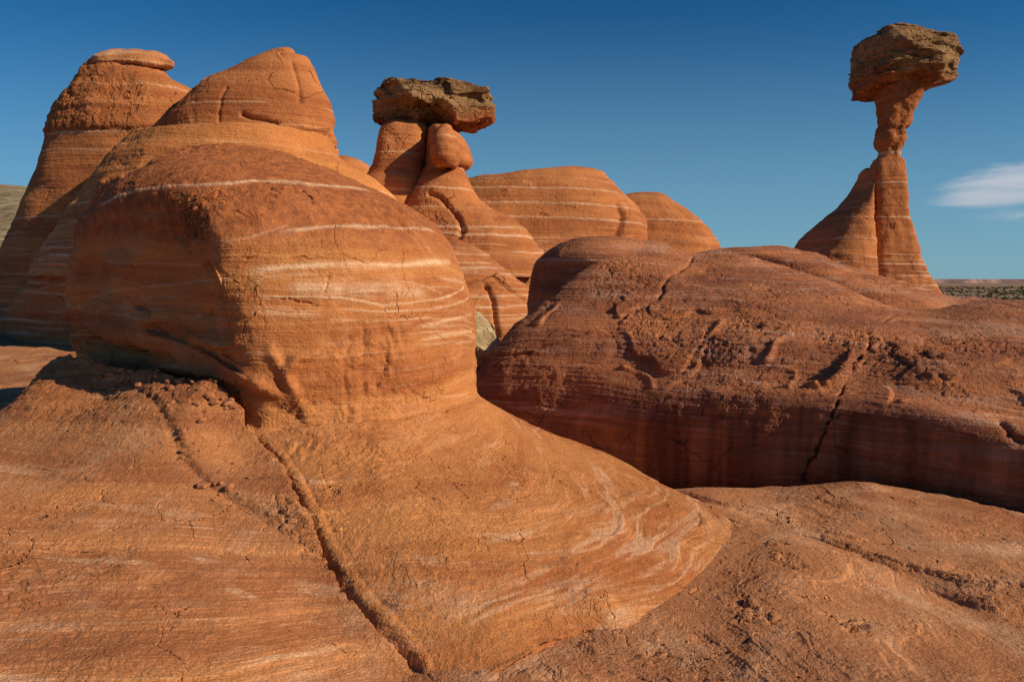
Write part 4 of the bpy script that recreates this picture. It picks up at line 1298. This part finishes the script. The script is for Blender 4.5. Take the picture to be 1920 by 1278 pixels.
# ------------------------------------------------------------------ background rocks
def backdrop_rocks():
    def rock(name, secs, seed, label, cat, amps=((0.5, 0.15, 1), (1.3, 0.07, 2)), mat=M_far, nu=600, nv=400, crumb=None, carve=None, dens=1.0, ao=None):
        G = loft(secs, nu, nv)
        noise_xy(G, tuple((a, b, c + seed) for a, b, c in amps))
        if carve:
            carve(G)
        far_attrs(G, seed, dens)
        if crumb:
            G.attrs['crumb'] = crumb(G)
        return tag(G.mesh(name, mat), label, cat)

    # left twin towers
    D = 15.5
    t1 = [(640, -96, 470, D, 1.688), (560, -46, 460, D, 1.575), (500, -10, 450, D, 1.462), (466, 11, 440, D, 1.406), (432, 28, 430, D, 1.35), (392, 47, 420, D, 1.294), (352, 64, 415, D, 1.237), (318, 76, 412, D, 1.181), (285, 83, 408, D, 1.125), (262, 89, 405, D, 1.097), (249, 89, 408, D, 1.153), (215, 101, 400, D, 1.097),
          (179, 123, 385, D, 0.984), (160, 139, 362, D, 0.872), (146, 152, 333, D, 0.788), (133, 162, 316, D, 0.704), (120, 174, 306, D, 0.646), (110, 186, 300, D, 0.562), (104, 199, 295, D, 0.394), (102, 244, 250, D, 0.056)]

    def c1(G):
        z = G.V[..., 2]
        return 0.9 * sstep(z, P(960, 266, D)[2], P(960, 255, D)[2]) * (0.3 + 0.7 * (1 - sstep(G.V[..., 0], -9, -7.2)))
    rock('rock_tower', t1, 5, 'leftmost sandstone tower with crumbly flank and a thin beaked slab on top', 'rock tower', crumb=c1, nu=800, nv=600)
    G = loft([(119, 190, 300, D - .1, 0.51, 2.6), (117, 178, 314, D - .1, 0.57, 2.6), (113, 172, 322, D - .1, 0.63, 2.6), (106, 176, 325, D - .1, 0.6, 2.6), (99, 188, 319, D - .1, 0.54, 2.4), (94, 202, 312, D - .1, 0.39), (91.5, 225, 295, D - .1, 0.18), (91, 255, 262, D - .1, 0.012)], 500, 200)
    G.V[..., 2] += 0.14 * (G.V[..., 1] - D) - 0.04
    noise_xy(G, ((1.2, 0.06, 3), (3, 0.04, 2)))
    far_attrs(G, 3)
    G.attrs['white'] = 0.12 + 0.6 * sstep(perlin(G.V * [0.5, 0.5, 8], 1.0, 3), 0, .3)
    o = tag(G.mesh('beaked_slab', M_far), 'thin pale beaked slab lying on top of the leftmost tower', 'rock slab')
    D = 14.8
    t2 = [(330, 300, 690, D, 1.08), (300, 312, 655, D, 0.99), (286, 316, 634, D, 0.945), (274, 317, 633, D, 0.945), (260, 318, 634, D, 0.945), (249, 320, 630, D, 0.9), (241, 318, 627, D, 0.9), (223, 316, 629, D, 0.9), (201, 331, 623, D, 0.855), (186, 347, 618, D, 0.81), (172, 362, 610, D, 0.742), (157, 384, 603, D, 0.675), (140, 415, 596, D, 0.562), (124, 447, 588, D, 0.45), (112, 468, 582, D, 0.36), (105, 482, 576, D, 0.292), (99, 493, 557, D, 0.225), (92, 508, 552, D, 0.18), (87, 520, 545, D, 0.09), (85, 530, 534, D, 0.009)]

    def c2(G):
        z = G.V[..., 2]
        return 0.7 * sstep(-G.V[..., 0], 5.9, 6.8) * sstep(z, P(960, 262, D)[2], P(960, 252, D)[2])

    def cv2(G):
        n = G.normals()
        if n[200, 300, 1] > 0:
            n = -n
        for pts, wd, am in (([(412, 258), (410, 220), (416, 180), (425, 165)], .04, .03), ([(455, 215), (470, 222), (500, 226), (520, 232)], .05, .09), ([(540, 250), (590, 248), (628, 246)], .05, .12), ([(548, 120), (560, 160), (562, 190)], .05, .03)):
            d, s_, t = G.dist(G.hit(pts))
            G.V -= n * (am * np.exp(-(d / wd) ** 2))[..., None]
    rock('rock_tower', t2, 15, 'second sandstone tower from the left, a pointed hump right of the beaked one', 'rock tower', crumb=c2, carve=cv2, nu=800, nv=500, dens=.8)
    D = 14.3
    pl = [(520, 60, 800, D, 2.55), (420, 120, 770, D, 2.4), (360, 165, 735, D, 2.25), (335, 185, 706, D, 2.175), (322, 196, 685, D, 2.1), (307, 208, 663, D, 2.062), (293, 222, 645, D, 1.95), (280, 235, 636, D, 1.875), (268, 246, 634, D, 1.838), (260, 256, 632, D, 1.8), (257, 275, 600, D, 1.5), (256, 420, 440, D, 0.075)]
    rock('rock_plinth', pl, 25, 'broad striped sandstone plinth carrying the two left towers', 'rock plinth', dens=1.2, mat=M_plinth)
    # front ridge with rubble
    rl = [(-220, 700, 15.0), (-100, 640, 14.2), (0, 582, 13.4), (59, 530, 12.9), (108, 490, 12.5), (141, 459, 12.2), (152, 415, 12.0), (168, 382, 11.8), (186, 346, 11.6), (212, 335, 11.3), (245, 325, 11.0), (300, 312, 10.7), (380, 320, 10.4)]
    K = []
    for x, y, D in rl:
        K.append([(x + 10, 700, D - .25), (x + 8, 0.5 * y + 0.5 * 680, D - .1), (x + 2, y + 22, D + .05), (x, y, D + .45), (x, y + 6, D + 1.4), (x, y + 90, D + 2.2)])
    G = patch(np.array(K).transpose(1, 0, 2), 380, 520)
    V = G.V
    V[..., 1] += perlin(V, 1.0, 5) * 0.12 + perlin(V, 2.6, 6) * 0.05
    far_attrs(G, 35)
    q = np.linalg.norm(V - P(208, 352, 11.5), axis=-1)
    G.attrs['crumb'] = 1 - sstep(q + .2 * perlin(V, 3, 3), .35, .6)
    V[..., 2] += 0.06 * G.attrs['crumb'] * perlin(V, 6, 3)
    tag(G.mesh('rock_ridge', M_far), 'shaded sandstone ridge between the foreground dome and the leftmost tower', 'rock ridge')
    # ridges right of the middle toadstool
    D = 20.0
    r1 = [(620, 650, 1200, D, 3.2), (520, 690, 1206, D, 3.0), (455, 720, 1207, D, 2.7, 2.6), (438, 740, 1209, D, 2.6, 2.6), (411, 760, 1207, D, 2.4, 2.6), (391, 790, 1197, D, 2.2, 2.6), (361, 830, 1173, D, 1.9, 2.6), (345, 850, 1159, D, 1.6), (334, 876, 1149, D, 1.3), (327, 950, 1141, D, 1.0), (319, 1030, 1132, D, .7), (314, 1060, 1118, D, .4), (312, 1085, 1100, D, .05)]

    def cv(G):
        n = G.normals()
        if n[200, 300, 1] > 0:
            n = -n
        for pts, wd, am in (([(1163, 385), (1170, 400), (1168, 420), (1160, 445)], .09, .2), ([(960, 352), (1000, 347), (1060, 345)], .06, .05)):
            d, s_, t = G.dist(G.hit(pts))
            G.V -= n * (am * np.exp(-(d / wd) ** 2))[..., None]
    rock('rock_ridge', r1, 45, 'whale-backed striped ridge rising right of the squat toadstool', 'rock ridge', carve=cv, dens=1.4)
    D = 22.5
    r2 = [(620, 1040, 1375, D, 2.8), (480, 1060, 1358, D, 2.4), (467, 1070, 1352, D, 2.3), (452, 1080, 1345, D, 2.1), (425, 1095, 1328, D, 1.8), (401, 1115, 1295, D, 1.5), (385, 1130, 1272, D, 1.2), (374, 1150, 1256, D, .9), (366, 1170, 1245, D, .5), (362, 1200, 1232, D, .1), (361.5, 1214, 1218, D, .02)]
    rock('rock_ridge', r2, 55, 'smaller striped hump behind the right end of the whale-backed ridge', 'rock ridge', dens=1.3)
    D = 14.0
    t = [(760, 640, 1060, D, 1.7), (640, 660, 1040, D, 1.6), (580, 670, 1020, D, 1.5), (545, 680, 1003, D, 1.4), (522, 690, 976, D, 1.3), (502, 700, 942, D, 1.1), (478, 715, 908, D, .9), (463, 730, 880, D, .6), (454, 750, 856, D, .3), (451, 800, 810, D, .02)]

    def cvt(G):
        n = G.normals()
        if n[200, 300, 1] > 0:
            n = -n
        for pts, wd, am in (([(912, 535), (925, 560), (930, 600), (936, 630)], .05, .10), ([(930, 520), (960, 545), (985, 560)], .05, .08), ([(875, 530), (905, 520), (930, 508)], .04, .06)):
            d, s_, t = G.dist(G.hit(pts))
            G.V -= n * (am * np.exp(-(d / wd) ** 2))[..., None]
    rock('rock_shelf', t, 65, 'low banded sandstone shelf in front of the squat toadstool, above the grey boulder', 'rock shelf', carve=cvt, dens=1.3)
    # small hump seen between tower two and the squat toadstool
    rock('rock_hump', [(400, 560, 760, 24, 1.6), (340, 590, 720, 22, 1.4), (312, 610, 702, 22, 1.2), (300, 620, 685, 22, .9), (292, 635, 662, 22, .5), (290, 646, 650, 22, .02)], 75, 'small orange hump showing between second tower and squat toadstool', 'rock')
    # fallen grey boulder in the gap
    D = 9.0
    poly = [(868, 694), (862, 640), (884, 586), (892, 588), (924, 620), (937, 646), (930, 664), (906, 692)]
    Q = P(np.array([q[0] for q in poly]), np.array([q[1] for q in poly]), D)
    c = Q.mean(0)
    pl = []
    for k in range(len(Q)):
        e = Q[(k + 1) % len(Q)] - Q[k]
        nn = np.array([-e[2], 0, e[0]])
        nn /= np.linalg.norm(nn)
        nn *= np.sign(nn @ (Q[k] - c))
        pl.append((nn, nn @ (Q[k] - c)))
    for v, h in (((0.45, -1, 0.5), 0.20), ((-0.3, -1, -0.9), 0.22), ((0, 1, 0), 0.4), ((0, -1, 0), 0.27)):
        v = np.array(v, float)
        pl.append((v / np.linalg.norm(v), h))
    G = stone(c, pl, 260, 180)
    noise_xy(G, ((3, 0.025, 3), (7, 0.02, 2)))
    G.attrs = {'white': 0 * G.V[..., 0] + .2, 'crumb': 0.6 + 0 * G.V[..., 0], 'dark': 0 * G.V[..., 0]}
    tag(G.mesh('fallen_boulder', M_grey), 'small pale greenish grey boulder wedged in the gap between dome and long boulder', 'boulder')


backdrop_rocks()


def stones(name, surf, spots, mat, smin, smax, label, cat, seed):
    """loose angular stones lying on a surface: spots = (pixel, spread m, count)"""
    r = np.random.default_rng(seed)
    co, fa, nv = [], [], 0
    V = surf.V[::2, ::2].reshape(-1, 3)
    for c, rad, n in spots:
        p = surf.hit([c])[0]
        near = V[((V[:, :2] - p[:2]) ** 2).sum(1) < (4 * rad + .1) ** 2]
        for k in range(n):
            q = p[:2] + r.normal(size=2) * rad * [1, .8]
            z = near[np.argmin(((near[:, :2] - q) ** 2).sum(1)), 2]
            sz = smin + (smax - smin) * r.random() ** 2.5
            pl = [(v / np.linalg.norm(v), r.uniform(.6, 1.0)) for v in np.concatenate([r.normal(size=(9, 3)), np.eye(3), -np.eye(3)])]
            g = stone(np.zeros(3), pl, 14, 9, 20)
            W = g.V.reshape(-1, 3) * sz * [1, 1, .65] + [q[0], q[1], z + sz * .4]
            idx = np.arange(14 * 9).reshape(9, 14)
            idx = np.concatenate([idx, idx[:, :1]], 1)
            f = np.stack([idx[:-1, :-1], idx[:-1, 1:], idx[1:, 1:], idx[1:, :-1]], -1).reshape(-1, 4)
            co.append(W)
            fa.append(f + nv)
            nv += 126
    o = raw_mesh(name, np.concatenate(co), np.concatenate(fa), mat, None, None, False)
    tag(o, label, cat, kind='stuff')


M_pebble = simple_mat('loose_sandstone', (0.26, 0.10, 0.05), (0.42, 0.19, 0.09), 30)
stones('gravel', G_slab, [((1395, 1140), 0.12, 80), ((1485, 1035), .10, 50), ((1375, 1072), .06, 25), ((1600, 1170), .08, 22), ((1225, 1225), .06, 30), ((1105, 1203), .05, 20), ((1450, 1012), .07, 22), ((1760, 1100), .10, 22),
                          ((1300, 1200), .4, 60), ((1600, 1060), .5, 60)], M_pebble, 0.002, 0.009,
       'small patches of loose red gravel scattered on the slickrock floor', 'gravel', 5)
stones('rubble', G_lobe, [((190, 668), .10, 30), ((230, 672), .10, 30), ((290, 695), .08, 30), ((340, 712), .07, 25), ((400, 735), .06, 25), ((440, 755), .05, 20), ((350, 830), .08, 14), ((420, 900), .1, 16), ((540, 880), .03, 14), ((590, 985), .03, 16), ((625, 1045), .025, 16), ((655, 1095), .02, 12)],
       M_pebble, 0.008, 0.035, 'broken chips of red rock under the overhang of the dome and along the diagonal crack', 'rubble', 8)
